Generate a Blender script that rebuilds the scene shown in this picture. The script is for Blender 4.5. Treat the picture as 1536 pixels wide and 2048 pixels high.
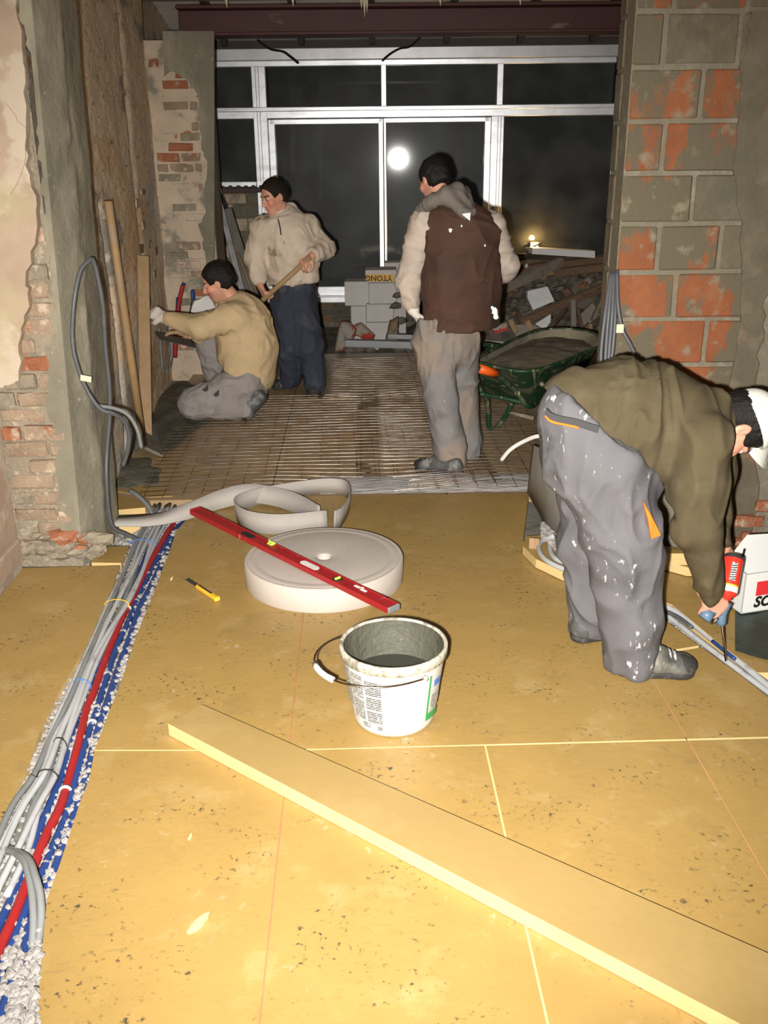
import bpy, math, random
import numpy as np
from mathutils import Vector, Matrix
for _o in list(bpy.data.objects): bpy.data.objects.remove(_o)
scene = bpy.context.scene
COL = scene.collection
rnd = random.Random(7)
nrs = np.random.RandomState(11)

# ---------------------------------------------------------------- camera
FPX = 1900.0
CAM = np.array([0.0, 0.0, 1.70])
PITCH = math.atan2(711.0, FPX)
ROLL = 0.010
FWD = np.array([0, math.cos(PITCH), -math.sin(PITCH)])
UP0 = np.array([0, math.sin(PITCH), math.cos(PITCH)])
RT0 = np.array([1.0, 0, 0])
CRT = math.cos(ROLL) * RT0 - math.sin(ROLL) * UP0
CUP = math.sin(ROLL) * RT0 + math.cos(ROLL) * UP0
cam_d = bpy.data.cameras.new('camera'); cam_d.sensor_fit = 'AUTO'; cam_d.sensor_width = 36.0
cam_d.lens = FPX / 2048.0 * 36.0; cam_d.clip_start = 0.02; cam_d.clip_end = 200
cam = bpy.data.objects.new('camera', cam_d); COL.objects.link(cam)
_m = Matrix.Identity(4)
for i in range(3):
    _m[i][0] = CRT[i]; _m[i][1] = CUP[i]; _m[i][2] = -FWD[i]; _m[i][3] = CAM[i]
cam.matrix_world = _m
scene.camera = cam

# ---------------------------------------------------------------- world, flash, exposure
wd = bpy.data.worlds.new('night'); scene.world = wd; wd.use_nodes = True
wd.node_tree.nodes['Background'].inputs[0].default_value = (0.75, 0.8, 1.0, 1)
wd.node_tree.nodes['Background'].inputs[1].default_value = 0.006
fl = bpy.data.lights.new('camera_flash', 'SPOT'); fl.energy = 1500; fl.color = (1.0, 0.955, 0.90)
fl.spot_size = math.radians(88); fl.spot_blend = 1.0; fl.shadow_soft_size = 0.018
flo = bpy.data.objects.new('camera_flash', fl); COL.objects.link(flo)
_m2 = _m.copy(); _fp = CAM + CRT * -0.07 + CUP * -0.045
for i in range(3): _m2[i][3] = _fp[i]
flo.matrix_world = _m2
vs = scene.view_settings
vs.view_transform = 'Standard'; vs.look = 'None'; vs.exposure = 0.0; vs.gamma = 1.0; vs.use_curve_mapping = False

# ---------------------------------------------------------------- measuring helpers
def ray(px, py): return FWD + CRT * ((px - 768.0) / FPX) + CUP * ((1024.0 - py) / FPX)
def G(px, py, z=0.0):
    d = ray(px, py); return CAM + d * ((z - CAM[2]) / d[2])
def P(px, py, Y):
    d = ray(px, py); return CAM + d * (Y / d[1])
def PX(px, py, X):
    d = ray(px, py); return CAM + d * (X / d[0])
def nrm(v):
    v = np.asarray(v, float); return v / (np.linalg.norm(v) + 1e-12)
def frame(fwd, up):
    y = nrm(fwd); x = nrm(np.cross(y, up)); z = np.cross(x, y)
    return np.stack([x, y, z], 1)
def rotz(a):
    c, s = math.cos(a), math.sin(a); return np.array([[c, -s, 0], [s, c, 0], [0, 0, 1.0]])
def spline(pts, n=6):
    pts = [np.asarray(p, float) for p in pts]
    if len(pts) < 3: return np.array(pts)
    q = [2 * pts[0] - pts[1]] + pts + [2 * pts[-1] - pts[-2]]
    out = []
    for i in range(1, len(q) - 2):
        a, b, c, d = q[i - 1], q[i], q[i + 1], q[i + 2]
        for k in range(n):
            t = k / n
            out.append(0.5 * (2 * b + (c - a) * t + (2 * a - 5 * b + 4 * c - d) * t * t + (3 * b - a - 3 * c + d) * t ** 3))
    out.append(pts[-1]); return np.array(out)

# value noise on points (N,3)
def _hash(i, j, k, s):
    n = (i * 374761393 + j * 668265263 + k * 1274126177 + s * 982451653) & 0xFFFFFFFF
    n = ((n ^ (n >> 13)) * 1274126177) & 0xFFFFFFFF
    return ((n ^ (n >> 16)) & 0xFFFF) / 65535.0
def vnoise(p, scale=1.0, seed=0):
    p = np.asarray(p, float) * scale; f = np.floor(p).astype(np.int64); t = p - f; t = t * t * (3 - 2 * t)
    r = 0
    for a in (0, 1):
        wx = t[:, 0] if a else 1 - t[:, 0]
        for b in (0, 1):
            wy = t[:, 1] if b else 1 - t[:, 1]
            for c in (0, 1):
                wz = t[:, 2] if c else 1 - t[:, 2]
                r = r + wx * wy * wz * _hash(f[:, 0] + a, f[:, 1] + b, f[:, 2] + c, seed)
    return r * 2 - 1
def fbm(p, scale=1.0, seed=0, o=3):
    r = 0; a = 1.0
    for i in range(o): r = r + a * vnoise(p, scale * 2 ** i, seed + i); a *= 0.5
    return r / 1.75

# ---------------------------------------------------------------- mesh collector
class M:
    def __init__(s): s.v = []; s.f = []; s.n = 0
    def add(s, v, f):
        v = np.asarray(v, float).reshape(-1, 3); b = s.n
        s.v.append(v); s.n += len(v); s.f += [tuple(int(i) + b for i in q) for q in f]; return s
    def box(s, c, size, R=None, bev=0.0, jit=0.0):
        h = np.asarray(size, float) / 2; b = min(bev, h.min() * 0.9)
        if b <= 0:
            v = np.array([[x, y, z] for x in (-1, 1) for y in (-1, 1) for z in (-1, 1)], float) * h
            f = [(0, 1, 3, 2), (4, 6, 7, 5), (0, 4, 5, 1), (2, 3, 7, 6), (0, 2, 6, 4), (1, 5, 7, 3)]
        else:
            v = []; idx = {}
            for x in (-1, 1):
                for y in (-1, 1):
                    for z in (-1, 1):
                        for a in range(3):
                            p = np.array([x, y, z], float) * h; q = p - np.array([x, y, z]) * b; q[a] = p[a]
                            idx[(x, y, z, a)] = len(v); v.append(q)
            v = np.array(v); f = []
            for a in range(3):
                o1, o2 = [(1, 2), (2, 0), (0, 1)][a]
                for sg in (-1, 1):
                    loop = []
                    for (p, q) in ((-1, -1), (1, -1), (1, 1), (-1, 1)):
                        k = [0, 0, 0]; k[a] = sg; k[o1] = p; k[o2] = q; loop.append(idx[(k[0], k[1], k[2], a)])
                    f.append(loop if sg > 0 else loop[::-1])
            for a in range(3):
                o1, o2 = [(1, 2), (2, 0), (0, 1)][a]
                for p in (-1, 1):
                    for q in (-1, 1):
                        k0 = [0, 0, 0]; k1 = [0, 0, 0]; k0[a] = -1; k1[a] = 1
                        for k in (k0, k1): k[o1] = p; k[o2] = q
                        l = [idx[(*k0, o1)], idx[(*k1, o1)], idx[(*k1, o2)], idx[(*k0, o2)]]
                        f.append(l if p * q < 0 else l[::-1])
            for x in (-1, 1):
                for y in (-1, 1):
                    for z in (-1, 1):
                        l = [idx[(x, y, z, 0)], idx[(x, y, z, 1)], idx[(x, y, z, 2)]]
                        f.append(l if x * y * z > 0 else l[::-1])
        if jit: v = v + nrs.uniform(-jit, jit, v.shape)
        if R is not None: v = v @ np.asarray(R).T
        return s.add(v + np.asarray(c, float), f)
    def prism(s, top, dvec):
        top = np.asarray(top, float); n = len(top); d = np.asarray(dvec, float)
        nv = np.zeros(3)
        for i in range(n): nv += np.cross(top[i], top[(i + 1) % n])
        if np.dot(nv, d) > 0: top = top[::-1]
        v = np.concatenate([top, top + d])
        f = [tuple(range(n)), tuple(range(2 * n - 1, n - 1, -1))]
        f += [(i, i + n, (i + 1) % n + n, (i + 1) % n) for i in range(n)]
        return s.add(v, f)
    def tube(s, path, r, n=8, caps=True, closed=False):
        path = np.asarray(path, float); m = len(path)
        rr = np.full(m, r) if np.isscalar(r) else np.interp(np.linspace(0, 1, m), np.linspace(0, 1, len(r)), r)
        t = np.gradient(path, axis=0); t /= np.linalg.norm(t, axis=1)[:, None] + 1e-12
        u = np.cross(t[0], [0, 0, 1.0]);
        if np.linalg.norm(u) < 1e-3: u = np.cross(t[0], [1.0, 0, 0])
        u = nrm(u); v = []
        for i in range(m):
            u = nrm(u - t[i] * np.dot(u, t[i])); w = np.cross(t[i], u)
            for k in range(n):
                a = 2 * math.pi * k / n; v.append(path[i] + rr[i] * (math.cos(a) * u + math.sin(a) * w))
        f = []
        for i in range(m - 1):
            for k in range(n):
                k2 = (k + 1) % n; f.append((i * n + k, i * n + k2, (i + 1) * n + k2, (i + 1) * n + k))
        if caps: f.append(tuple(range(n - 1, -1, -1))); f.append(tuple((m - 1) * n + k for k in range(n)))
        return s.add(v, f)
    def lathe(s, prof, c=(0, 0, 0), n=40, R=None, a0=0.0, a1=2 * math.pi):
        full = abs(a1 - a0 - 2 * math.pi) < 1e-6; m = n if full else n + 1
        v = []
        for (r, z) in prof:
            for k in range(m):
                a = a0 + (a1 - a0) * k / n; v.append((r * math.cos(a), r * math.sin(a), z))
        v = np.array(v); f = []
        for i in range(len(prof) - 1):
            for k in range(n):
                k2 = (k + 1) % m if full else k + 1
                f.append((i * m + k, i * m + k2, (i + 1) * m + k2, (i + 1) * m + k))
        if R is not None: v = v @ np.asarray(R).T
        return s.add(v + np.asarray(c, float), f)
    def beam(s, a, b, w, h, up=(0, 0, 1), bev=0.004, jit=0.0):
        a = np.asarray(a, float); b = np.asarray(b, float); R = frame(b - a, np.asarray(up, float))
        return s.box((a + b) / 2, (w, np.linalg.norm(b - a), h), R, bev, jit)
    def grid(s, fn, nu, nv):
        u, v = np.meshgrid(np.linspace(0, 1, nu + 1), np.linspace(0, 1, nv + 1), indexing='ij')
        p = fn(u.ravel(), v.ravel()); f = []
        for i in range(nu):
            for j in range(nv):
                a = i * (nv + 1) + j; f.append((a, a + nv + 1, a + nv + 2, a + 1))
        return s.add(p, f)
    def ribbon(s, bot, top, th):
        bot = np.asarray(bot, float); top = np.asarray(top, float); t = np.gradient((bot + top) / 2, axis=0)
        nv = np.cross(t, top - bot); nv /= np.linalg.norm(nv, axis=1)[:, None] + 1e-9; m = len(bot)
        v = np.concatenate([bot - nv * th / 2, top - nv * th / 2, top + nv * th / 2, bot + nv * th / 2]); f = []
        for i in range(m - 1):
            for k in range(4):
                a = k * m + i; b = ((k + 1) % 4) * m + i; f.append((a, a + 1, b + 1, b))
        f.append((0, m, 2 * m, 3 * m)); f.append((m - 1, 4 * m - 1, 3 * m - 1, 2 * m - 1))
        return s.add(v, f)
    def blob(s, c, r, sq=(1, 1, 1), jit=0.25):
        v = ICO_V * (1 + nrs.uniform(-jit, jit, (len(ICO_V), 1))) * r * np.asarray(sq)
        return s.add(v + np.asarray(c), ICO_F)
_t = (1 + 5 ** .5) / 2
ICO_V = np.array([(-1, _t, 0), (1, _t, 0), (-1, -_t, 0), (1, -_t, 0), (0, -1, _t), (0, 1, _t), (0, -1, -_t), (0, 1, -_t), (_t, 0, -1), (_t, 0, 1), (-_t, 0, -1), (-_t, 0, 1)]) / 1.902
ICO_F = [(0, 11, 5), (0, 5, 1), (0, 1, 7), (0, 7, 10), (0, 10, 11), (1, 5, 9), (5, 11, 4), (11, 10, 2), (10, 7, 6), (7, 1, 8), (3, 9, 4), (3, 4, 2), (3, 2, 6), (3, 6, 8), (3, 8, 9), (4, 9, 5), (2, 4, 11), (6, 2, 10), (8, 6, 7), (9, 8, 1)]

# ---------------------------------------------------------------- objects
def _mesh(name, m, mat, off, smooth, cols=None):
    v = np.concatenate(m.v) - off
    me = bpy.data.meshes.new(name); me.from_pydata(v.tolist(), [], m.f); me.update()
    if mat: me.materials.append(mat)
    if smooth: me.polygons.foreach_set('use_smooth', np.ones(len(me.polygons), bool))
    if cols is not None:
        at = me.color_attributes.new('Col', 'FLOAT_COLOR', 'POINT')
        c = np.ones((len(v), 4), np.float32); c[:, :3] = cols; at.data.foreach_set('color', c.ravel())
    return me
def thing(name, label, cat, loc, group=None):
    o = bpy.data.objects.new(name, None); COL.objects.link(o); o.empty_display_size = 0.05
    o.location = tuple(loc); o['label'] = label; o['category'] = cat
    if group: o['group'] = group
    return o
def wloc(o):
    p = np.array(o.location, float)
    while o.parent: o = o.parent; p = p + np.array(o.location, float)
    return p
def part(name, m, mat, parent, label=None, smooth=False, cols=None, kind=None):
    off = wloc(parent); o = bpy.data.objects.new(name, _mesh(name, m, mat, off, smooth, cols)); COL.objects.link(o); o.parent = parent
    if label: o['label'] = label
    if kind: o['kind'] = kind
    return o
def _base(m):
    v = np.concatenate(m.v); return np.array([(v[:, 0].min() + v[:, 0].max()) / 2, (v[:, 1].min() + v[:, 1].max()) / 2, v[:, 2].min()])
def solo(name, m, mat, label, cat, group=None, smooth=False, cols=None, kind=None):
    off = _base(m); o = bpy.data.objects.new(name, _mesh(name, m, mat, off, smooth, cols)); COL.objects.link(o); o.location = tuple(off)
    o['label'] = label; o['category'] = cat
    if group: o['group'] = group
    if kind: o['kind'] = kind
    return o
def struct(name, m, mat, smooth=False, label=None):
    off = np.zeros(3); o = bpy.data.objects.new(name, _mesh(name, m, mat, off, smooth)); COL.objects.link(o); o['kind'] = 'structure'
    if label: o['label'] = label
    return o

# ---------------------------------------------------------------- materials
def mat(name, col, rough=0.7, metal=0.0, spec=0.4, layers=(), bump=0.0, bscale=60.0, attr=False, bdetail=4, stretch=(1, 1, 1), coat=0.0, var=0.12, sss=0.0):
    """procedural material: base colour with soft variation + noise-masked layers (colour, scale, lo, hi, stretch)"""
    m = bpy.data.materials.new(name); m.use_nodes = True; nt = m.node_tree; N = nt.nodes; L = nt.links
    b = N['Principled BSDF']; b.inputs['Roughness'].default_value = rough; b.inputs['Metallic'].default_value = metal
    b.inputs['Specular IOR Level'].default_value = spec; b.inputs['Coat Weight'].default_value = coat
    if coat: b.inputs['Coat Roughness'].default_value = 0.18
    tc = N.new('ShaderNodeTexCoord')
    def mapped(st):
        mp = N.new('ShaderNodeMapping'); mp.inputs['Scale'].default_value = st; L.new(tc.outputs['Object'], mp.inputs[0]); return mp.outputs[0]
    def noise(sc, st=(1, 1, 1), det=5, w=0.0):
        n = N.new('ShaderNodeTexNoise'); n.inputs['Scale'].default_value = sc; n.inputs['Detail'].default_value = det; n.inputs['Roughness'].default_value = 0.6
        L.new(mapped(st), n.inputs['Vector']); return n.outputs['Fac']
    if attr:
        at = N.new('ShaderNodeAttribute'); at.attribute_name = 'Col'; cur = at.outputs['Color']
    else:
        rg = N.new('ShaderNodeRGB'); rg.outputs[0].default_value = (*col, 1); cur = rg.outputs[0]
    if var:
        mr = N.new('ShaderNodeMapRange'); mr.inputs[1].default_value = 0.3; mr.inputs[2].default_value = 0.7; mr.inputs[3].default_value = 1 - var; mr.inputs[4].default_value = 1 + var
        L.new(noise(6.0), mr.inputs[0]); mx = N.new('ShaderNodeMix'); mx.data_type = 'RGBA'; mx.blend_type = 'MULTIPLY'; mx.inputs[0].default_value = 1
        L.new(cur, mx.inputs[6]); L.new(mr.outputs[0], mx.inputs[7]); cur = mx.outputs[2]
    for ly in layers:
        c, sc, lo, hi = ly[:4]; st = ly[4] if len(ly) > 4 else (1, 1, 1)
        f = noise(sc, st, 6)
        mr = N.new('ShaderNodeMapRange'); mr.inputs[1].default_value = lo; mr.inputs[2].default_value = hi; L.new(f, mr.inputs[0]); fac = mr.outputs[0]
        if len(ly) > 5:   # second coarse mask
            f2 = noise(ly[5], (1, 1, 1), 3); m2 = N.new('ShaderNodeMapRange'); m2.inputs[1].default_value = ly[6]; m2.inputs[2].default_value = ly[7]; L.new(f2, m2.inputs[0])
            mu = N.new('ShaderNodeMath'); mu.operation = 'MULTIPLY'; L.new(fac, mu.inputs[0]); L.new(m2.outputs[0], mu.inputs[1]); fac = mu.outputs[0]
        mx = N.new('ShaderNodeMix'); mx.data_type = 'RGBA'; L.new(fac, mx.inputs[0]); L.new(cur, mx.inputs[6]); mx.inputs[7].default_value = (*c, 1); cur = mx.outputs[2]
    L.new(cur, b.inputs['Base Color'])
    if bump:
        bp = N.new('ShaderNodeBump'); bp.inputs['Strength'].default_value = bump; bp.inputs['Distance'].default_value = 0.02
        L.new(noise(bscale, stretch, bdetail), bp.inputs['Height']); L.new(bp.outputs[0], b.inputs['Normal'])
    if sss:
        b.inputs['Subsurface Weight'].default_value = sss; b.inputs['Subsurface Radius'].default_value = (0.01, 0.004, 0.002)
    return m
def emis(name, col, st):
    m = bpy.data.materials.new(name); m.use_nodes = True; b = m.node_tree.nodes['Principled BSDF']
    b.inputs['Emission Color'].default_value = (*col, 1); b.inputs['Emission Strength'].default_value = st; b.inputs['Base Color'].default_value = (*col, 1); return m

K = {}
DK = (0.045, 0.04, 0.03)
K['board'] = mat('insulation_yellow', (0.335, 0.217, 0.068), 0.42, 0, 0.45, layers=[
    ((0.40, 0.285, 0.12), 5, 0.56, 0.75), ((0.225, 0.15, 0.06), 3.0, 0.58, 0.76),
    (DK, 55, 0.575, 0.67, (1, 1, 1), 4, 0.5, 0.60), (DK, 34, 0.60, 0.74, (1, 1, 1), 2.6, 0.53, 0.64), (DK, 110, 0.68, 0.73), ((0.46, 0.37, 0.24), 26, 0.58, 0.72, (1, 1, 1), 3.1, 0.52, 0.66),
    ((0.22, 0.15, 0.07), 30, 0.56, 0.70, (0.35, 1.6, 1), 2.2, 0.55, 0.68)], bump=0.06, bscale=40, var=0.06)
K['stripfoam'] = mat('clean_insulation', (0.315, 0.215, 0.078), 0.45, 0, 0.4, layers=[((0.36, 0.25, 0.10), 4, 0.55, 0.75)], bump=0.04, bscale=40, var=0.03)
K['redjoint'] = mat('pinkish_joint', (0.36, 0.16, 0.07), 0.8)
K['foamcut'] = mat('cut_foam_edge', (0.58, 0.42, 0.19), 0.8, 0, 0.2, bump=0.15, bscale=150)
K['boardbrown'] = mat('dusty_boards', (0.36, 0.245, 0.13), 0.38, 0, 0.5, layers=[((0.27, 0.19, 0.11), 3, 0.45, 0.65), ((0.20, 0.165, 0.11), 9, 0.60, 0.72), ((0.40, 0.30, 0.17), 14, 0.6, 0.72)], bump=0.12, bscale=22)
K['slab'] = mat('concrete_slab', (0.20, 0.19, 0.16), 0.9, 0, 0.2, layers=[((0.10, 0.10, 0.08), 7, 0.5, 0.65)], bump=0.3)
K['granule'] = mat('foam_granules', (0.33, 0.31, 0.29), 0.85, 0, 0.25, layers=[((0.23, 0.215, 0.2), 30, 0.5, 0.65)], bump=0.3, bscale=120)
K['cement'] = mat('cement_render', (0.20, 0.182, 0.132), 0.88, 0, 0.25, layers=[((0.32, 0.29, 0.21), 4, 0.48, 0.65, (1, 1, 0.35)), ((0.13, 0.125, 0.09), 2.3, 0.56, 0.72, (1, 1, 0.5)), ((0.36, 0.33, 0.26), 30, 0.64, 0.72)], bump=0.25, bscale=35)
K['mortar'] = mat('old_mortar', (0.30, 0.25, 0.18), 0.95, 0, 0.2, layers=[((0.22, 0.19, 0.14), 12, 0.48, 0.62), ((0.46, 0.40, 0.31), 25, 0.58, 0.7), ((0.35, 0.14, 0.07), 9, 0.62, 0.7)], bump=0.6, bscale=60)
K['brick'] = mat('old_brick', (0.31, 0.228, 0.158), 0.92, 0, 0.2, layers=[((0.33, 0.125, 0.065), 7, 0.58, 0.66), ((0.52, 0.43, 0.32), 16, 0.56, 0.68), ((0.20, 0.17, 0.13), 24, 0.6, 0.72)], bump=0.6, bscale=70, var=0.25)
K['brickred'] = mat('red_brick', (0.33, 0.125, 0.065), 0.92, 0, 0.2, layers=[((0.5, 0.40, 0.29), 14, 0.54, 0.66), ((0.24, 0.19, 0.14), 24, 0.58, 0.7)], bump=0.6, bscale=70, var=0.25)
K['block'] = mat('clay_block', (0.225, 0.078, 0.032), 0.85, 0, 0.25, layers=[((0.115, 0.097, 0.063), 4.2, 0.435, 0.49, (1.3, 1, 0.7)), ((0.21, 0.175, 0.12), 11, 0.56, 0.68), ((0.24, 0.10, 0.045), 3, 0.6, 0.66)], bump=0.25, bscale=40, var=0.18)
K['blocksmear'] = mat('smeared_block', (0.125, 0.106, 0.07), 0.88, 0, 0.25, layers=[((0.24, 0.083, 0.034), 4.5, 0.60, 0.66), ((0.16, 0.137, 0.095), 9, 0.52, 0.66), ((0.11, 0.10, 0.07), 2.6, 0.6, 0.72)], bump=0.3, bscale=40, var=0.2)
K['joint'] = mat('grey_joint', (0.18, 0.158, 0.113), 0.92, 0, 0.2, layers=[((0.235, 0.212, 0.162), 20, 0.5, 0.65), ((0.18, 0.16, 0.11), 5, 0.5, 0.65)], bump=0.4, bscale=70)
K['plaster'] = mat('pink_plaster', (0.40, 0.305, 0.22), 0.85, 0, 0.25, layers=[((0.50, 0.42, 0.32), 3.2, 0.50, 0.56), ((0.40, 0.34, 0.20), 2.1, 0.58, 0.68), ((0.35, 0.26, 0.2), 6, 0.6, 0.75)], bump=0.15, bscale=20)
K['tanwall'] = mat('stripped_plaster', (0.88, 0.70, 0.50), 0.92, 0, 0.2, layers=[
    ((0.64, 0.60, 0.52), 1.6, 0.48, 0.58, (1, 0.22, 0.45)), ((0.80, 0.56, 0.33), 2.5, 0.55, 0.64, (1, 0.22, 0.8)), ((0.40, 0.36, 0.29), 2.6, 0.58, 0.64, (1, 0.25, 0.8)), ((0.3, 0.22, 0.17), 34, 0.60, 0.70, (1, .25, 1)), ((0.84, 0.76, 0.64), 9, 0.60, 0.68, (1, 0.22, 1)), ((0.5, 0.25, 0.14), 16, 0.66, 0.72, (1, .25, 1))], bump=0.5, bscale=40, var=0.12, stretch=(1, .28, 1))
K['pierface'] = mat('pier_rubble', (0.56, 0.455, 0.34), 0.92, 0, 0.2, layers=[((0.27, 0.245, 0.19), 4, 0.52, 0.62), ((0.60, 0.46, 0.32), 9, 0.55, 0.65), ((0.42, 0.15, 0.07), 13, 0.64, 0.7)], bump=0.7, bscale=50)
K['ceil'] = mat('ceiling_plaster', (0.42, 0.35, 0.25), 0.9, bump=0.2)
K['darkceil'] = mat('roof_deck', (0.72, 0.70, 0.64), 0.85, bump=0.1)
K['redsteel'] = mat('red_primer_steel', (0.062, 0.014, 0.011), 0.6, 0.0, 0.45, layers=[((0.16, 0.12, 0.085), 5, 0.66, 0.74, (0.4, 1, 1))], bump=0.08)
K['rust'] = mat('dark_steel', (0.06, 0.04, 0.03), 0.6)
K['alu'] = mat('mill_aluminium', (0.88, 0.90, 0.93), 0.36, 0.6, 0.5, layers=[((0.62, 0.63, 0.64), 9, 0.5, 0.7, (0.2, 1, 1))], bump=0.03, bscale=80)
K['alu_dull'] = mat('aluminium_profile', (0.22, 0.225, 0.23), 0.5, 0.6, bump=0.03)
K['boxgrey'] = mat('shutter_box', (0.66, 0.66, 0.66), 0.38, 0.4, layers=[((0.12, 0.11, 0.1), 60, 0.70, 0.74, (0.4, 1, 1))])
K['steelwire'] = mat('galvanised_wire', (0.44, 0.40, 0.35), 0.30, 1.0, layers=[((0.20, 0.125, 0.075), 8, 0.42, 0.60)])
K['foil'] = mat('silver_film', (0.66, 0.64, 0.62), 0.25, 0.25, layers=[((0.34, 0.30, 0.25), 8, 0.5, 0.7, (1, 5, 1))], bump=0.7, bscale=9, stretch=(1, 6, 1))
K['mortarwet'] = mat('wet_mortar', (0.105, 0.098, 0.07), 0.75, 0, 0.35, layers=[((0.16, 0.15, 0.11), 12, 0.5, 0.66), ((0.06, 0.06, 0.045), 6, 0.55, 0.7)], bump=0.5, bscale=50)
K['load'] = mat('mortar_load', (0.20, 0.165, 0.11), 0.85, layers=[((0.14, 0.12, 0.08), 8, 0.5, 0.66)], bump=0.5, bscale=40)
K['grey'] = mat('grey_conduit', (0.40, 0.41, 0.41), 0.5, layers=[((0.28, 0.28, 0.27), 14, 0.56, 0.7)])
K['darkgrey'] = mat('dark_grey_conduit', (0.075, 0.078, 0.083), 0.45, layers=[((0.12, 0.118, 0.11), 16, 0.6, 0.72)])
K['midgrey'] = mat('mid_grey_conduit', (0.19, 0.198, 0.195), 0.5, layers=[((0.15, 0.15, 0.145), 18, 0.55, 0.7)])
K['redpipe'] = mat('red_corrugated_pipe', (0.31, 0.017, 0.017), 0.5, layers=[((0.5, 0.3, 0.27), 40, 0.68, 0.74)])
K['bluepipe'] = mat('blue_corrugated_pipe', (0.018, 0.048, 0.18), 0.5, layers=[((0.3, 0.3, 0.35), 40, 0.68, 0.74)])
K['black'] = mat('black_plastic', (0.02, 0.02, 0.02), 0.5)
K['wood'] = mat('bare_wood', (0.33, 0.222, 0.12), 0.75, layers=[((0.30, 0.18, 0.085), 6, 0.5, 0.65, (8, 8, 0.6))], bump=0.15, bscale=30, stretch=(6, 6, .5))
K['woodpole'] = mat('worn_pole', (0.35, 0.22, 0.10), 0.6, layers=[((0.33, 0.24, 0.15), 5, 0.5, 0.65)])
K['oldwood'] = mat('old_timber', (0.19, 0.115, 0.07), 0.85, layers=[((0.11, 0.075, 0.05), 8, 0.5, 0.65, (1, 5, 5)), ((0.27, 0.22, 0.17), 6, 0.6, 0.7)], bump=0.3, bscale=40)
K['greywood'] = mat('grey_timber', (0.26, 0.225, 0.18), 0.85, layers=[((0.18, 0.15, 0.11), 8, 0.5, 0.65)], bump=0.3, bscale=40)
K['whiteblock'] = mat('aerated_block', (0.62, 0.60, 0.575), 0.9, bump=0.15, bscale=90, var=0.05)
K['whitefoam'] = mat('polystyrene', (0.66, 0.66, 0.65), 0.85, layers=[((0.4, 0.37, 0.32), 7, 0.6, 0.72)], bump=0.15)
K['debris'] = mat('rubble', (0.17, 0.145, 0.115), 0.9, layers=[((0.09, 0.075, 0.06), 8, 0.48, 0.62), ((0.30, 0.25, 0.2), 14, 0.6, 0.7)], bump=0.5)
K['green'] = mat('green_paint', (0.016, 0.056, 0.023), 0.5, 0, 0.45, layers=[((0.42, 0.36, 0.19), 22, 0.60, 0.66, (1, 1, 0.35)), ((0.13, 0.12, 0.085), 6, 0.50, 0.64), ((0.20, 0.07, 0.03), 12, 0.66, 0.72)], bump=0.1)
K['orange'] = mat('orange_grip', (0.80, 0.115, 0.012), 0.45)
K['barrel_crust'] = mat('mortar_crust', (0.25, 0.22, 0.15), 0.9, layers=[((0.09, 0.14, 0.07), 10, 0.58, 0.66), ((0.40, 0.36, 0.27), 25, 0.58, 0.7)], bump=0.6)
K['bucket'] = mat('white_bucket', (0.56, 0.545, 0.50), 0.42, 0, 0.45, layers=[((0.55, 0.51, 0.38), 5, 0.66, 0.78), ((0.22, 0.2, 0.14), 34, 0.70, 0.74)], var=0.03)
K['bucketrim'] = mat('dirty_rim', (0.45, 0.42, 0.34), 0.6, layers=[((0.20, 0.185, 0.135), 22, 0.50, 0.60)], bump=0.3)
K['bucketin'] = mat('grout_coat', (0.075, 0.073, 0.052), 0.6, 0, 0.3, layers=[((0.25, 0.235, 0.165), 13, 0.60, 0.72), ((0.07, 0.075, 0.055), 5, 0.5, 0.7)], bump=0.5, bscale=40)
K['sludge'] = mat('cement_water', (0.035, 0.037, 0.028), 0.25, 0, 0.5)
K['foamroll'] = mat('pe_foam', (0.50, 0.445, 0.39), 0.6, 0, 0.35, bump=0.35, bscale=220, var=0.03)
K['foamstrip'] = mat('pe_foam_strip', (0.39, 0.36, 0.325), 0.55, 0, 0.4, bump=0.35, bscale=220, var=0.04)
K['greystrip'] = mat('grey_foam_strip', (0.36, 0.345, 0.30), 0.7, 0, 0.3, bump=0.3, bscale=200)
K['level'] = mat('red_level', (0.30, 0.013, 0.015), 0.45, 0, 0.5, layers=[((0.55, 0.27, 0.24), 20, 0.64, 0.74), ((0.30, 0.012, 0.012), 7, 0.55, 0.7), ((0.62, 0.5, 0.46), 60, 0.70, 0.74)], bump=0.05)
K['vial'] = mat('green_vial', (0.50, 0.75, 0.12), 0.15, 0, 0.6)
K['yellow'] = mat('yellow_plastic', (0.72, 0.42, 0.03), 0.45)
K['blade'] = mat('knife_steel', (0.10, 0.10, 0.10), 0.35, 0.7)
K['white'] = mat('white_paint', (0.74, 0.74, 0.72), 0.5, var=0.03)
K['whiteplastic'] = mat('white_plastic', (0.72, 0.70, 0.66), 0.45)
K['card'] = mat('white_card', (0.66, 0.67, 0.64), 0.6, layers=[((0.5, 0.48, 0.42), 6, 0.62, 0.75)], var=0.03)
K['red'] = mat('print_red', (0.62, 0.03, 0.035), 0.45, var=0.02)
K['canred'] = mat('can_red', (0.66, 0.035, 0.02), 0.3, var=0.02)
K['ink'] = mat('print_black', (0.012, 0.012, 0.012), 0.5, var=0)
K['pgreen'] = mat('print_green', (0.03, 0.27, 0.075), 0.45, var=0)
K['pblue'] = mat('print_blue', (0.06, 0.17, 0.55), 0.45, var=0)
K['pyellow'] = mat('print_yellow', (0.80, 0.42, 0.02), 0.5, var=0.02)
K['tarp'] = mat('dark_green_sheet', (0.018, 0.032, 0.02), 0.45, layers=[((0.05, 0.06, 0.045), 9, 0.55, 0.7)], bump=0.3, bscale=14)
K['tape'] = mat('masking_tape', (0.62, 0.56, 0.38), 0.7)
K['bluegrey'] = mat('tool_blue_grey', (0.10, 0.16, 0.23), 0.4)
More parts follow.
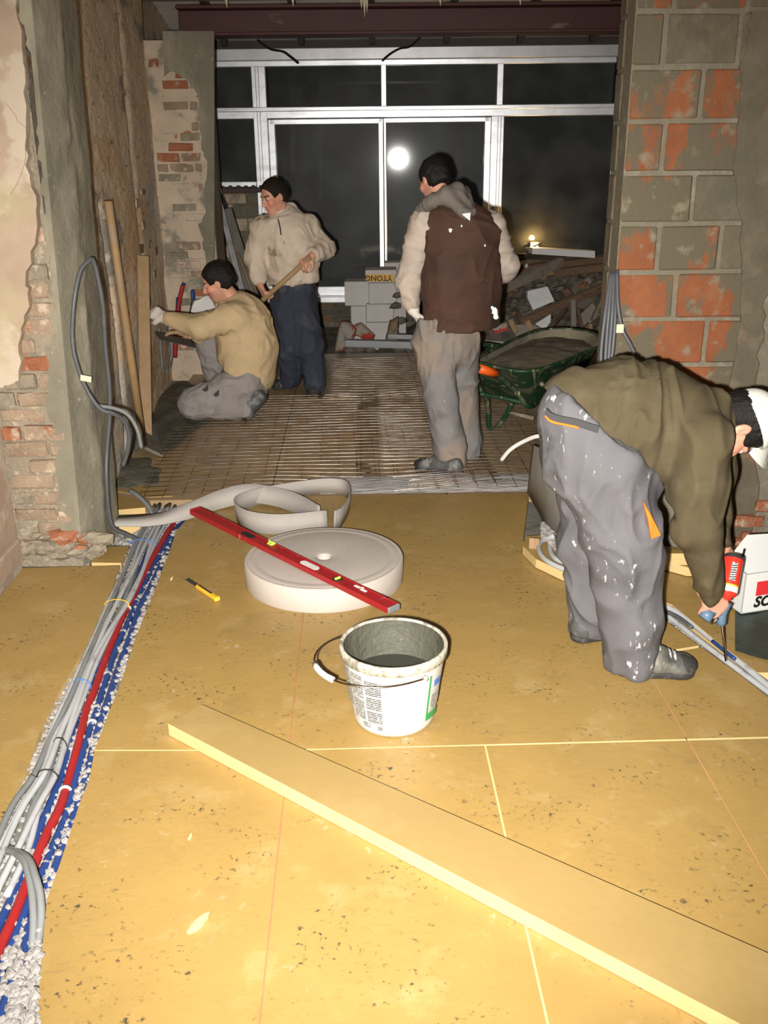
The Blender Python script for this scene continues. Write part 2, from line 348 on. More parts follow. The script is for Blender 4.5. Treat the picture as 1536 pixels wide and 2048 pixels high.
K['steel'] = mat('tool_steel', (0.45, 0.36, 0.27), 0.3, 1.0)
K['bag'] = mat('paper_sack', (0.36, 0.32, 0.26), 0.8, layers=[((0.44, 0.05, 0.035), 3.2, 0.50, 0.53)], bump=0.3, bscale=15)
K['brownbag'] = mat('brown_sack', (0.24, 0.175, 0.11), 0.8, bump=0.3, bscale=15)
K['greyboard'] = mat('grey_panel', (0.165, 0.15, 0.125), 0.7, layers=[((0.12, 0.10, 0.08), 5, 0.5, 0.65)])
# people
K['skin'] = mat('skin', (1, 1, 1), 0.5, 0, 0.4, attr=True, bump=0.05, bscale=180, var=0.05, sss=0.08)
K['hair'] = mat('dark_hair', (0.009, 0.007, 0.006), 0.55, 0, 0.28, bump=0.45, bscale=160, stretch=(1, 1, 0.3))
K['hairbrown'] = mat('brown_hair', (0.022, 0.013, 0.009), 0.65, 0, 0.15, bump=0.45, bscale=160, stretch=(1, 1, 0.3))
def glassmat(film=.075, nm='dusty_door_glass'):
    m = bpy.data.materials.new(nm); m.use_nodes = True; nt = m.node_tree; N = nt.nodes; L = nt.links
    for n in list(N): N.remove(n)
    out = N.new('ShaderNodeOutputMaterial'); tr = N.new('ShaderNodeBsdfTransparent'); tr.inputs[0].default_value = (0.86, 0.88, 0.86, 1)
    gl = N.new('ShaderNodeBsdfGlossy'); gl.inputs['Roughness'].default_value = 0.042
    g2 = N.new('ShaderNodeBsdfDiffuse'); g2.inputs[0].default_value = (0.5, 0.52, 0.47, 1)
    fr = N.new('ShaderNodeFresnel'); fr.inputs[0].default_value = 1.5
    mx = N.new('ShaderNodeMixShader'); L.new(fr.outputs[0], mx.inputs[0]); L.new(tr.outputs[0], mx.inputs[1]); L.new(gl.outputs[0], mx.inputs[2])
    # added broad weak sheen imitating rainbow glare: thin-film interference, thickness drifting across the pane
    fm = N.new('ShaderNodeBsdfPrincipled'); fm.inputs['Base Color'].default_value = (0, 0, 0, 1); fm.inputs['Roughness'].default_value = 0.36; fm.inputs['Specular IOR Level'].default_value = 0.9
    tcf = N.new('ShaderNodeTexCoord'); wv = N.new('ShaderNodeTexNoise'); wv.inputs['Scale'].default_value = 0.9; wv.inputs['Detail'].default_value = 1
    mpf = N.new('ShaderNodeMapping'); mpf.inputs['Scale'].default_value = (1, 1, .3); mpf.inputs['Rotation'].default_value = (0, .25, 0); L.new(tcf.outputs['Object'], mpf.inputs[0]); L.new(mpf.outputs[0], wv.inputs['Vector'])
    mrf = N.new('ShaderNodeMapRange'); mrf.inputs[1].default_value = .25; mrf.inputs[2].default_value = .75; mrf.inputs[3].default_value = 250; mrf.inputs[4].default_value = 900; L.new(wv.outputs['Fac'], mrf.inputs[0])
    L.new(mrf.outputs[0], fm.inputs['Thin Film Thickness']); fm.inputs['Thin Film IOR'].default_value = 1.75
    mf = N.new('ShaderNodeMixShader'); mf.inputs[0].default_value = film; L.new(mx.outputs[0], mf.inputs[1]); L.new(fm.outputs[0], mf.inputs[2]); mx = mf
    tc = N.new('ShaderNodeTexCoord'); no = N.new('ShaderNodeTexNoise'); no.inputs['Scale'].default_value = 2.2; no.inputs['Detail'].default_value = 6; L.new(tc.outputs['Object'], no.inputs['Vector'])
    mr = N.new('ShaderNodeMapRange'); mr.inputs[1].default_value = 0.4; mr.inputs[2].default_value = 0.75; mr.inputs[3].default_value = 0.03; mr.inputs[4].default_value = 0.10; L.new(no.outputs['Fac'], mr.inputs[0])
    m2 = N.new('ShaderNodeMixShader'); L.new(mr.outputs[0], m2.inputs[0]); L.new(mx.outputs[0], m2.inputs[1]); L.new(g2.outputs[0], m2.inputs[2])
    L.new(m2.outputs[0], out.inputs[0]); return m
K['glass'] = glassmat(.03, 'window_glass'); K['doorglass'] = glassmat()
# ================================================================ STRUCTURE
def pts(l, z=0.0): return [G(x, y, z) for x, y in l]
ZT = -0.055   # slab level below the insulation boards
# slab under everything
m = M(); m.box((0.2, 4.0, ZT - 0.05), (7.4, 13.6, 0.1)); slab = struct('floor', m, K['slab'], label='concrete slab under the insulation boards')
# --- insulation boards (floor pieces)
CR = [(347, 1080), (314, 1170), (273, 1271), (238, 1375), (216, 1430), (189, 1500)]           # right edge of the cable channel, far half
CR2 = [(189, 1502), (178, 1560), (161, 1601), (120, 1727), (94, 1798), (82, 1924), (74, 2048)]
CLf = [(240, 1130), (227, 1162), (191, 1244), (161, 1312), (137, 1353), (109, 1400), (82, 1457), (49, 1545), (16, 1615), (-40, 1720), (-90, 1830)]
O = G(970, 1490); ue = nrm(G(1536, 1465) - G(190, 1500)); ve = np.array([-ue[1], ue[0], 0])
def uv(u, v): return O + ue * u + ve * v
def touv(p): d = np.asarray(p) - O; return float(np.dot(d, ue)), float(np.dot(d, ve))
g = 0.0022
uL1 = touv(G(580, 1480))[0]; uL3 = touv(G(1372, 1475))[0]; vTop = touv(G(768, 992))[1]; vBot = -2.0
def floor_board(name, poly, h=0.05, z=0.0):
    poly = [np.array([p[0], p[1], z]) for p in poly]
    m = M(); m.prism(poly, (0, 0, -h)); o = part(name, m, K['board'], slab)
    o.data.materials.append(K['foamcut'])
    for p in o.data.polygons:
        if abs(p.normal.z) < 0.5: p.material_index = 1
    return o
T0 = lambda u: uv(u, 0)
# below the cross joint
floor_board('insulation_board', [G(*p) for p in CR2] + [uv(touv(G(74, 2048))[0] - 0.02, vBot), uv(uL1 - g, vBot), uv(uL1 - g, -g)])
floor_board('insulation_board', [uv(uL1 + g, -g), uv(uL1 + g, vBot), uv(-g * 1.5, vBot), uv(-g * 1.5, -g * 1.5)])
floor_board('insulation_board', [uv(g * 1.5, -g * 2), uv(g * 1.5, vBot), uv(uL3 - g, vBot), uv(uL3 - g, -g * 2)])
floor_board('insulation_board', [uv(uL3 + g, -g * 2), uv(uL3 + g, vBot), uv(2.55, vBot), uv(2.55, -g * 2.5)])
# above the cross joint
topL = [G(372, 1040), G(352, 1062)]
floor_board('insulation_board', [uv(uL1 - g, g), uv(uL1 - g, vTop), uv(touv(G(385, 1000))[0], vTop)] + topL + [G(*p) for p in CR])
TRN = [(1314, 1228), (1400, 1292), (1480, 1350), (1560, 1412)]     # trench, near edge
TRF = [(1320, 1200), (1345, 1210), (1440, 1288), (1515, 1345), (1570, 1384)]
floor_board('insulation_board', [uv(uL1 + g, g), uv(uL3 - g, g * 1.6), uv(uL3 - g, touv(G(1400, 1292))[1] - 0.06), G(1398, 1291), G(1314, 1228), G(1296, 1205), G(1120, 1150), G(1062, 1110), G(1046, 1080), uv(touv(G(1062, 994))[0], vTop), uv(uL1 + g, vTop)])
_a, _b = touv(G(1480, 1350)), touv(G(1560, 1412)); _ux = _a[0] + (_b[0] - _a[0]) * (_a[1] - g * 2) / (_a[1] - _b[1])
floor_board('insulation_board', [uv(uL3 + g, g * 2), uv(_ux, g * 2), G(1480, 1350), G(1404, 1295), uv(uL3 + g, touv(G(1400, 1292))[1] - 0.07)])
for (pa, pb_, w_) in ((uv(-2.0, 0), uv(1.9, 0.002), .012), (uv(uL1, vBot), uv(uL1, vTop), .0044), (uv(0, vBot), uv(0, -.002), .0066), (uv(uL3, vBot), uv(uL3, .3), .0044)):
    jm = K['redjoint'] if w_ < .005 else K['foamcut']
    if pa[0] < -1: pa = G(192, 1500)
    mm = M(); mm.beam(np.array([pa[0], pa[1], -.028]), np.array([pb_[0], pb_[1], -.028]), w_, .05, bev=0); part('joint_foam', mm, jm, slab)
# piece beyond the trench up to the wall, then the second layer along the wall
floor_board('insulation_board', [G(1320, 1200), G(1345, 1210), G(1440, 1288), G(1515, 1345), np.array([2.6, G(1515, 1345)[1] - .02, 0]), np.array([2.6, 4.05, 0]), G(1376, 1120), G(1327, 1105), G(1150, 1140), G(1290, 1190)])
floor_board('insulation_strip', [G(x, y, 0.045) for x, y in [(1046, 1092), (1072, 1118), (1127, 1144), (1327, 1122), (1376, 1135), (1660, 1128), (1660, 1085), (1350, 1095), (1120, 1068), (1052, 1072)]], 0.04, 0.045)
for k, (y0, y1, zz) in enumerate([(1118, 1108, 0.075), (1107, 1099, 0.10)]):
    floor_board('edge_batten', [G(x, y, zz) for x, y in [(1240, y0), (1680, y0), (1680, y1), (1240, y1)]], 0.028, zz)
# left of the channel
xw = -1.60
floor_board('insulation_board', [G(46, 1136), G(150, 1133)] + [G(*p) for p in CLf] + [np.array([xw, 1.6, 0]), np.array([xw, 3.40, 0])])
floor_board('insulation_offcut', [G(*p) for p in [(191, 1094), (257, 1092), (242, 1126), (183, 1125)]])
floor_board('insulation_offcut', [G(*p) for p in [(222, 988), (300, 1002), (290, 1015), (222, 1021)]])
floor_board('insulation_offcut', [G(*p) for p in [(222, 1030), (312, 1028), (300, 1044), (262, 1052), (222, 1052)]])
floor_board('insulation_offcut', [G(*p) for p in [(215, 966), (300, 972), (345, 992), (300, 994), (215, 979)]])
# dusty boards under the mesh (rear room), cut in long sheets
vR0 = vTop + 0.006; vR1 = touv(G(740, 706))[1]
edges_u = [-1.75, -0.85, 0.1, 1.05, 2.0, 3.0]
for i in range(len(edges_u) - 1):
    for (va, vb) in ((vR0, vR0 + 1.9 + 0.3 * (i % 2)), (vR0 + 1.9 + 0.3 * (i % 2) + 0.006, vR1)):
        poly = [uv(edges_u[i] + 0.003, va), uv(edges_u[i + 1] - 0.003, va), uv(edges_u[i + 1] - 0.003, vb), uv(edges_u[i] + 0.003, vb)]
        mm = M(); mm.prism([np.array([p[0], p[1], -0.002]) for p in poly], (0, 0, -0.05)); part('dusty_board', mm, K['boardbrown'], slab)

# --- walls
ZC = 3.02
def bricks_on_face(parent, origin, ex, ez, nx, x0, x1, z0, z1, bw, bh, gap, proud, mats, keep, jit=0.004, bd=0.06, name='brick'):
    """courses of single bricks on a face: origin + ex*x + ez*z, outward nx"""
    R = np.stack([ex, -nx, ez], 1); n = 0; z = z0; row = 0
    while z < z1 - 0.01:
        x = x0 - (bw + gap) * (0.5 if row % 2 else 0.0) - rnd.uniform(0, 0.02)
        while x < x1:
            a = max(x, x0); b = min(x + bw, x1)
            if b - a > 0.03:
                h = min(bh, z1 - z); c = origin + ex * (a + b) / 2 + ez * (z + h / 2)
                kk = keep((a + b) / 2, z + h / 2)
                if kk:
                    pr = proud * rnd.uniform(0.1, 1.0)
                    mm = M(); mm.box(c + nx * (pr - bd / 2), (b - a, bd, h), R, 0.006, jit)
                    part(name, mm, mats[min(int(rnd.random() * len(mats)), len(mats) - 1)] if kk is True else kk, parent); n += 1
            x += bw + gap
        z += bh + gap; row += 1
    return n
EX = np.array([1.0, 0, 0]); EZ = np.array([0, 0, 1.0]); NY = np.array([0, -1.0, 0])
# near left wall with plaster and a skirting
m = M(); m.box((-1.76, 1.0, 1.48), (0.2, 5.98, 3.1)); wl = struct('wall_left', m, K['plaster'], label='old plastered left wall of the front room')
m = M(); m.box((-1.645, 1.0, 0.055), (0.025, 5.9, 0.11), None, 0.006); struct('baseboard_left', m, K['plaster'])
# left pier at Y = 4.0
YL = 4.0; XLe = -1.385
m = M(); m.box(((-1.86 - 1.36) / 2, YL + 0.19, 1.47), (0.50, 0.34, 3.12)); pl = struct('wall_left_pier', m, K['mortar'], label='broken brick pier on the left of the opening')
bricks_on_face(pl, np.array([0, YL + 0.02, 0]), EX, EZ, NY, -1.66, -1.37, 0.02, 2.95, 0.19, 0.062, 0.014, 0.03, [K['brick'], K['brick'], K['brick'], K['brickred'], K['mortar']], lambda x, z: rnd.random() > 0.12, 0.006)
def ragged(pl_px, Y, amp=6, n=5, seed=1):
    r = random.Random(seed); out = []
    for i in range(len(pl_px) - 1):
        (x0, y0), (x1, y1) = pl_px[i], pl_px[i + 1]
        for k in range(n):
            t = k / n; out.append((x0 + (x1 - x0) * t + r.uniform(-amp, amp), y0 + (y1 - y0) * t + r.uniform(-amp, amp) * 0.6))
    out.append(pl_px[-1]); return out
def face_slab(name, rag, closing, Y, th, matl, parent):
    poly = [P(x, y, Y) for x, y in rag + closing]
    mm = M(); mm.prism(poly, (0, th, 0)); return part(name, mm, matl, parent)
# pink plaster coat, ragged right edge
rg = ragged([(32, -60), (38, 60), (48, 140), (50, 260), (55, 350), (70, 390), (70, 470), (52, 560), (55, 610), (42, 670), (36, 760), (6, 775)], 3.975, 5, 5, 3)
face_slab('plaster_coat', rg, [(-120, 790), (-120, -60)], 3.968, 0.045, K['plaster'], pl)
face_slab('plaster_coat', ragged([(10, 205), (48, 255), (52, 330), (20, 390)], 3.96, 4, 4, 5), [(-90, 400), (-90, 210)], 3.960, 0.012, K['plaster'], pl)
# cement render strip over the corner: front face with ragged left edge, then the reveal
rg = ragged([(165, 1085), (122, 1080), (118, 1000), (112, 900), (98, 830), (95, 740), (108, 660), (104, 560), (92, 470), (84, 380), (80, 300), (78, 200), (66, 120), (40, 40), (38, -60)], 3.975, 7, 6, 9)
poly = [P(x, y, YL - 0.012) for x, y in rg]
xf = lambda z: -1.374 + 0.035 * z
xb = lambda z: -1.31 + 0.0315 * z
poly = [np.array([min(p[0], xf(p[2]) - 0.02), p[1], p[2]]) for p in poly]
poly[0] = np.array([xf(poly[0][2]), YL - 0.012, poly[0][2]])
top = poly[-1][2]; poly.append(np.array([xf(top), YL - 0.012, top]))
m = M(); m.prism(poly, (0, 0.03, 0)); part('cement_render', m, K['cement'], pl)
def reveal(u, v):
    z = -0.04 + v * 2.95; y = YL - 0.012 + np.interp(u, [0, .5, 1], [0, .162, .385]); xx = np.where(u < .5, xf(z) + (xb(z) - xf(z)) * u * 2, xb(z))
    q = np.stack([np.full_like(u, 0), y, z], 1); d = fbm(q, 7, 3) * 0.007 * np.minimum(u * 8, 1) + np.where((u > 0.42) & (u < .6), fbm(q, 16, 5) * 0.012, 0)
    return np.stack([xx + d, y - d * .4, z], 1)
m = M(); m.grid(reveal, 24, 90); part('render_reveal', m, K['cement'], pl, smooth=True)
# rough footing of the pier: loose stones and broken bricks
for i in range(34):
    x, y = rnd.uniform(45, 205), rnd.uniform(1070, 1112); c = P(x, y, YL - 0.01); s = rnd.uniform(0.02, 0.05)
    mm = M(); mm.blob((c[0], c[1], max(c[2], s * 0.3)), s, (1.3, 0.8, 0.8), 0.3); part('footing_stone', mm, K['mortar'] if rnd.random() < 0.7 else K['brickred'], pl)
# long left wall of the rear room: stripped plaster, relief
A0 = np.array([-1.44, 4.36, 0]); A1 = np.array([-1.765, 7.92, 0]); ed = nrm(A1 - A0); en = np.array([ed[1], -ed[0], 0]); LL = np.linalg.norm(A1 - A0)
def lwall(u, v):
    z = -0.05 + v * 3.1; p = A0 + np.outer(u * LL, ed); p[:, 2] = z
    d = fbm(p * np.array([1, .4, 0.8]), 5, 21, 4) * 0.014 + fbm(p * np.array([1, .5, 1]), 30, 9, 2) * 0.004
    gro = np.exp(-((u * LL - 1.15 - 0.08 * np.sin(z * 2)) / 0.05) ** 2) * -0.03 * (z < 1.5)
    gro2 = np.exp(-((u * LL - 2.5) / 0.07) ** 2) * -0.02 * (z > 0.9)
    return p + np.outer(d + gro + gro2, en)
m = M(); m.grid(lwall, 130, 130); lw = struct('wall_left_rear', m, K['tanwall'], True, 'stripped plaster wall of the rear room on the left')
m = M(); m.prism([A0 - en * 0.06 + EZ * 3.05, A1 - en * 0.06 + EZ * 3.05, A1 - en * 0.3 + EZ * 3.05, A0 - en * 0.3 + EZ * 3.05], (0, 0, -3.15)); part('wall_core', m, K['mortar'], lw)
bricks_on_face(lw, A0, ed, EZ, en, 2.3, LL - 0.05, 0.7, 1.5, 0.19, 0.062, 0.014, 0.006, [K['brick'], K['pierface']], lambda x, z: rnd.random() < 0.14, 0.004, 0.04)
# rear pier carrying the beam
YP = 7.9
m = M(); m.box((-1.66, YP + 0.2, 1.22), (0.66, 0.4, 2.62)); rp = struct('wall_rear_pier', m, K['pierface'], label='half plastered brick pier under the steel beam')
def keepp(x, z): return rnd.random() < (0.8 if 1.75 < z < 2.15 else 0.6 if z > 0.6 else 0.3) and z < 2.45
bricks_on_face(rp, np.array([0, YP, 0]), EX, EZ, NY, -1.74, -1.40, 0.05, 2.45, 0.19, 0.06, 0.014, 0.016, [K['brick'], K['brick'], K['pierface'], K['brickred'], K['pierface'], K['mortar']], keepp, 0.005, 0.05)
m = M(); m.box((-1.345, YP + 0.21, 1.22), (0.04, 0.40, 2.62), None, 0.008); part('render_edge', m, K['cement'], rp)
face_slab('render_cap', ragged([(325, 150), (345, 142), (372, 160), (396, 190), (400, 230), (404, 300), (414, 330), (410, 420), (398, 450), (412, 520), (408, 600), (412, 700)], 7.88, 4, 5, 23), [(430, 715), (428, 62), (325, 62)], YP - 0.022, 0.03, K['cement'], rp)
# right pier: hollow clay blocks, front face Y = 4.1
YR = 4.10; XRe = 0.985
m = M(); m.box((2.2, YR + 0.121, 1.47), (2.42, 0.228, 3.12)); wr = struct('wall_right_pier', m, K['joint'], label='hollow clay block wall on the right of the opening')
zb = [P(1300, yy, YR)[2] for yy in (22, 130, 235, 340, 440, 535, 637, 730)]
course = (zb[0] - zb[-1]) / 7.0; z_ref = zb[0]
rows = []
z = z_ref - course * 10
while z < 3.0: rows.append(z); z += course
VJ = {0: [1345, 1490], -1: [1322, 1470], -2: [1396], -3: [1320, 1470], -4: [1378], -5: [1310, 1430]}
def vj(i): return VJ.get(i, [1342, 1486] if i % 2 == 0 else [1400])
for r_, zz in enumerate(rows):
    i = int(round((zz - z_ref) / course))
    yy = 22 - (i) * 102 + 50
    if zz < -0.05: continue
    xs = [XRe] + [P(x, max(min(yy, 1100), -60), YR)[0] for x in vj(i)]
    while xs[-1] < 2.4: xs.append(xs[-1] + 0.305)
    for a, b in zip(xs[:-1], xs[1:]):
        gp = 0.016; far = a > 1.42
        if far and rnd.random() < 0.25 and zz < 1.0:
            pass
        mm = M(); mm.box(((a + b) / 2, YR + 0.065 + rnd.uniform(-0.002, 0.003), zz + course / 2), (b - a - gp, 0.13, course - gp), None, 0.007, 0.002)
        m_ = K['block'] if (a < 1.1 or (a < 1.45 and rnd.random() < 0.35)) else K['blocksmear']
        part('clay_block', mm, m_, wr)
        if a == XRe:
            mm = M(); mm.box((XRe + 0.15, YR + 0.185, zz + course / 2), (0.302, 0.10, course - gp), None, 0.006, 0.002); part('clay_block', mm, K['blocksmear'], wr)
# smeared render and broken plaster towards the right edge
face_slab('render_patch', ragged([(1560, 560), (1530, 600), (1528, 680), (1512, 740), (1505, 860), (1520, 1000), (1500, 1080)], 4.09, 5, 5, 14), [(1700, 1080), (1700, 560)], YR - 0.02, 0.03, K['joint'], wr)
face_slab('render_patch', ragged([(1500, 20), (1498, 60), (1480, 150), (1470, 330), (1490, 520), (1470, 720), (1440, 900), (1400, 1000), (1380, 1100)], 4.09, 6, 5, 17), [(1700, 1100), (1700, 20)], YR - 0.006, 0.012, K['blocksmear'], wr)
for i in range(5):
    x, y = [(1505, 1040), (1470, 1040), (1530, 1010), (1500, 1075), (1465, 1085)][i]
    c = P(x, y, YR - 0.012); mm = M(); mm.box(c, (0.09, 0.05, 0.055), None, 0.006, 0.006); part('brick', mm, K['brickred'], wr)
# remaining shell
m = M(); m.box((2.75, 2.0, 1.47), (0.2, 17.4, 3.12)); struct('wall_right', m, K['joint'])
m = M(); m.box((0.4, -2.1, 1.47), (5.0, 0.2, 3.12)); struct('wall_front', m, K['plaster'])
m = M(); m.box((0.4, 3.05, 3.07), (5.0, 10.1, 0.1)); struct('ceiling', m, K['ceil'])
m = M(); m.box((-2.1, 9.35, 1.47), (0.2, 2.7, 3.12)); struct('wall_rear_side', m, K['pierface'])

# --- window wall
BETA = math.radians(1.2); we = np.array([math.cos(BETA), -math.sin(BETA), 0]); wn = np.array([-we[1], we[0], 0])   # wn points outside (+Y)
W0 = np.array([0, 10.5, 0.0])
def wp(px, py):
    d = ray(px, py); t = np.dot(W0 - CAM, wn) / np.dot(d, wn); q = CAM + d * t
    return float(np.dot(q - W0, we)), float(q[2])
def wxyz(s, z, off=0.0): return W0 + we * s + EZ * z + wn * off
WR = np.stack([we, wn, EZ], 1)
sx = lambda x, y=300: wp(x, y)[0]
zy = lambda y, x=800: wp(x, y)[1]
win = thing('window_1', 'wide aluminium glazed front with sliding doors at the back', 'window', wxyz(0, 0)); win['kind'] = 'structure'
def bar(name, x0, x1, y0, y1, dep=0.07, off=0.0, yr=None, matl='alu', bev=0.006):
    yr = yr or (y0 + y1) / 2
    s0, s1 = sx(x0, yr), sx(x1, yr); z1, z0 = zy(y0), zy(y1)
    mm = M(); mm.box(wxyz((s0 + s1) / 2, (z0 + z1) / 2, off), (s1 - s0, dep, z1 - z0), WR, bev); return part(name, mm, K[matl], win)
def pane(x0, x1, y0, y1, off=0.0, yr=None, mt='glass'):
    yr = yr or (y0 + y1) / 2
    s0, s1 = sx(x0, yr), sx(x1, yr); z1, z0 = zy(y0), zy(y1)
    mm = M(); mm.box(wxyz((s0 + s1) / 2, (z0 + z1) / 2, off), (s1 - s0, 0.006, z1 - z0), WR); return part('glass_pane', mm, K[mt], win)
YB = 600
bar('shutter_box', 405, 1236, 95, 119, 0.20, 0.03, matl='boxgrey')
bar('top_rail', 405, 1232, 119, 131, 0.08)
bar('transom', 405, 1232, 212, 235, 0.08); bar('transom_lip', 405, 1232, 212, 221, 0.10, -0.01)
bar('mullion', 511, 539, 130, YB, 0.085, yr=300); bar('mullion_rib', 519, 526, 130, YB, 0.10, -.004, yr=300)
bar('mullion', 762, 773, 130, 213, 0.08)
bar('mullion', 993, 1006, 130, 213, 0.08); bar('mullion', 980, 1006, 234, YB, 0.085, yr=300); bar('mullion_rib', 993, 1000, 234, YB, 0.10, -.004, yr=300)
bar('mullion', 1225, 1232, 130, YB, 0.09, yr=300); bar('mullion', 405, 424, 130, 370, 0.09, yr=300)
bar('sill_rail', 405, 514, 360, 371, 0.10)
# sliding leaves
bar('sliding_door_frame', 539, 552, 236, YB - 2, 0.05, 0.02, yr=300); bar('sliding_door_frame', 757, 767, 236, YB - 2, 0.05, 0.02, yr=300); bar('sliding_door_frame', 539, 767, 236, 247, 0.05, 0.02); bar('sliding_door_frame', 539, 767, 572, 590, 0.05, 0.02)
bar('sliding_door_frame', 767.5, 773, 236, YB - 2, 0.05, -0.035, yr=300); bar('sliding_door_frame', 967, 980, 236, YB - 2, 0.05, -0.035, yr=300); bar('sliding_door_frame', 768, 980, 236, 246, 0.05, -0.035); bar('sliding_door_frame', 768, 980, 572, 590, 0.05, -0.035)
bar('door_sill', 537, 993, 590, 602, 0.16, -0.02); bar('bottom_rail', 1005, 1232, 560, 602, 0.09)
pane(424, 511, 131, 212); pane(537, 762, 131, 212); pane(773, 993, 131, 212); pane(1006, 1226, 131, 212)
pane(424, 511, 234, 361, 0, 300); pane(552, 757, 247, 573, 0.02, 300, 'doorglass'); pane(773, 967, 246, 573, -0.035, 300, 'doorglass'); pane(1005, 1226, 234, 562, 0, 300)
# masonry round the window
sL, sR = sx(405), sx(1232); zs = zy(371); zsill = zy(603)
m = M(); m.box(wxyz((sL - 0.6), 1.45, 0.1), (1.2, 0.3, 3.1), WR); wbk = struct('wall_back', m, K['pierface'], label='masonry round the glazed front')
m = M(); m.box(wxyz(sR + 0.9, 1.45, 0.1), (1.8, 0.3, 3.1), WR); part('wall_end', m, K['joint'], wbk)
sM = sx(537)
m = M(); m.box(wxyz((sL + sM) / 2, zs / 2 - 0.05, 0.12), (sM - sL, 0.22, zs + 0.08), WR); part('low_wall', m, K['joint'], wbk)
m = M(); m.box(wxyz((sM + sR) / 2, zsill / 2 - 0.05, 0.12), (sR - sM, 0.22, zsill + 0.08), WR); part('door_step', m, K['joint'], wbk)
bricks_on_face(wbk, W0 + wn * 0.0, we, EZ, -wn, sL, sM - 0.01, 0.0, zs - 0.07, 0.28, 0.125, 0.014, 0.012, [K['pierface'], K['joint'], K['pierface']], lambda x, z: True, 0.002, 0.05)
bricks_on_face(wbk, W0 + wn * 0.0, we, EZ, -wn, sM, sR, 0.0, zsill - 0.02, 0.20, 0.062, 0.012, 0.012, [K['oldwood'], K['mortarwet']], lambda x, z: True, 0.002, 0.05)
m = M(); m.box(wxyz((sL + sM) / 2, zs - 0.03, -0.03), (sM - sL, 0.14, 0.05), WR, 0.006); part('window_ledge', m, K['rust'], wbk)
for i in range(6):
    mm = M(); mm.blob(wxyz(sL + 0.2 + i * 0.08, zs + 0.005, -0.07), 0.02, (1.3, 1, 0.8)); part('mortar_lump', mm, K['mortarwet'], wbk)
# rear ceiling with joists
zt = zy(94)
SLP = .20
m = M(); m.prism([np.array([-2.2, 10.62, zt + .05]), np.array([2.8, 10.62, zt + .05]), np.array([2.8, 8.1, zt + .05 + 2.5 * SLP]), np.array([-2.2, 8.1, zt + .05 + 2.5 * SLP])], (0, 0, .08)); rc = struct('ceiling_rear', m, K['darkceil'])
for x in (452, 605, 745, 892, 1037, 1180):
    a = wxyz(sx(x, 92), zt + 0.035); mm = M(); mm.beam(a, a + np.array([0, -2.2, 2.2 * SLP]), 0.06, 0.07, bev=0.004); part('roof_joist', mm, K['rust'], rc)
m = M(); m.box(wxyz((sL + sR) / 2, zt + 0.03, -0.02), (sR - sL, 0.1, 0.07), WR); part('head_plate', m, K['rust'], rc)
m = M(); m.box((0.4, 8.13, 3.08), (5.0, 0.16, 0.5)); struct('wall_over_beam', m, K['ceil'])
# steel I-beam
bz0, bz1 = P(800, 68, 7.95)[2], P(800, 6, 7.95)[2]
bx0, bx1 = P(352, 40, 7.95)[0], 2.64
ib = thing('steel_beam', 'dark red primed steel I-beam spanning above the opening', 'beam', ((bx0 + bx1) / 2, 8.05, bz0))
for nm, zc, th, wdt in (('flange', bz0 + 0.012, 0.024, 0.22), ('flange', bz1 - 0.012, 0.024, 0.22), ('web', (bz0 + bz1) / 2, bz1 - bz0 - 0.048, 0.016)):
    mm = M(); mm.box(((bx0 + bx1) / 2, 8.05, zc), (bx1 - bx0, wdt, th), None, 0.004); part(nm, mm, K['redsteel'], ib)
for px_, ln in ((722, 14), (728, 28), (733, 20), (585, 10), (452, 12), (1040, 8), (880, 9)):
    a = P(px_, 2, 7.9); mm = M(); mm.prism([a + np.array([-0.012, 0, 0.03]), a + np.array([0.014, 0, 0.03]), a + np.array([0.004, 0, -ln * 0.004])], (0, 0.006, 0)); part('torn_flake', mm, K['tape'], ib)
for i, (pl_) in enumerate(([(540, 98), (565, 103), (580, 113), (596, 126)], [(820, 93), (800, 97), (780, 108), (765, 121)])):
    mm = M(); mm.tube(spline([P(pl_[0][0] + (pl_[0][0] - pl_[1][0]), pl_[0][1] - 18, 10.2)] + [P(x, y, 10.15 - 0.1 * k) for k, (x, y) in enumerate(pl_)], 5), 0.011, 6)
    solo('hanging_cable', mm, K['black'], ['black cable end hanging above the left sliding door leaf', 'black cable end hanging at the middle window post'][i], 'cable', 'cable ends at the window head', True)
# ================================================================ OBJECTS
def gpath(l, z): return [G(x, y, z) for x, y in l]
def text_part(txt, size, origin, ex, ey, matl, parent, name='lettering', ext=0.0006, align='CENTER', shear=0.0, bold=0.0):
    cu = bpy.data.curves.new(name, 'FONT'); cu.body = txt; cu.size = size; cu.extrude = ext; cu.align_x = align; cu.align_y = 'CENTER'; cu.resolution_u = 3; cu.shear = shear; cu.offset = bold
    o = bpy.data.objects.new('tmp', cu); COL.objects.link(o); dg = bpy.context.evaluated_depsgraph_get(); me = bpy.data.meshes.new_from_object(o.evaluated_get(dg))
    bpy.data.objects.remove(o)
    ex = nrm(ex); ey = nrm(ey); ez = np.cross(ex, ey); R = np.stack([ex, ey, ez], 1); v = np.array([p.co[:] for p in me.vertices]) @ R.T + origin - wloc(parent)
    for p, q in zip(me.vertices, v): p.co = q
    me.name = name; me.materials.append(matl); ob = bpy.data.objects.new(name, me); COL.objects.link(ob); ob.parent = parent; return ob

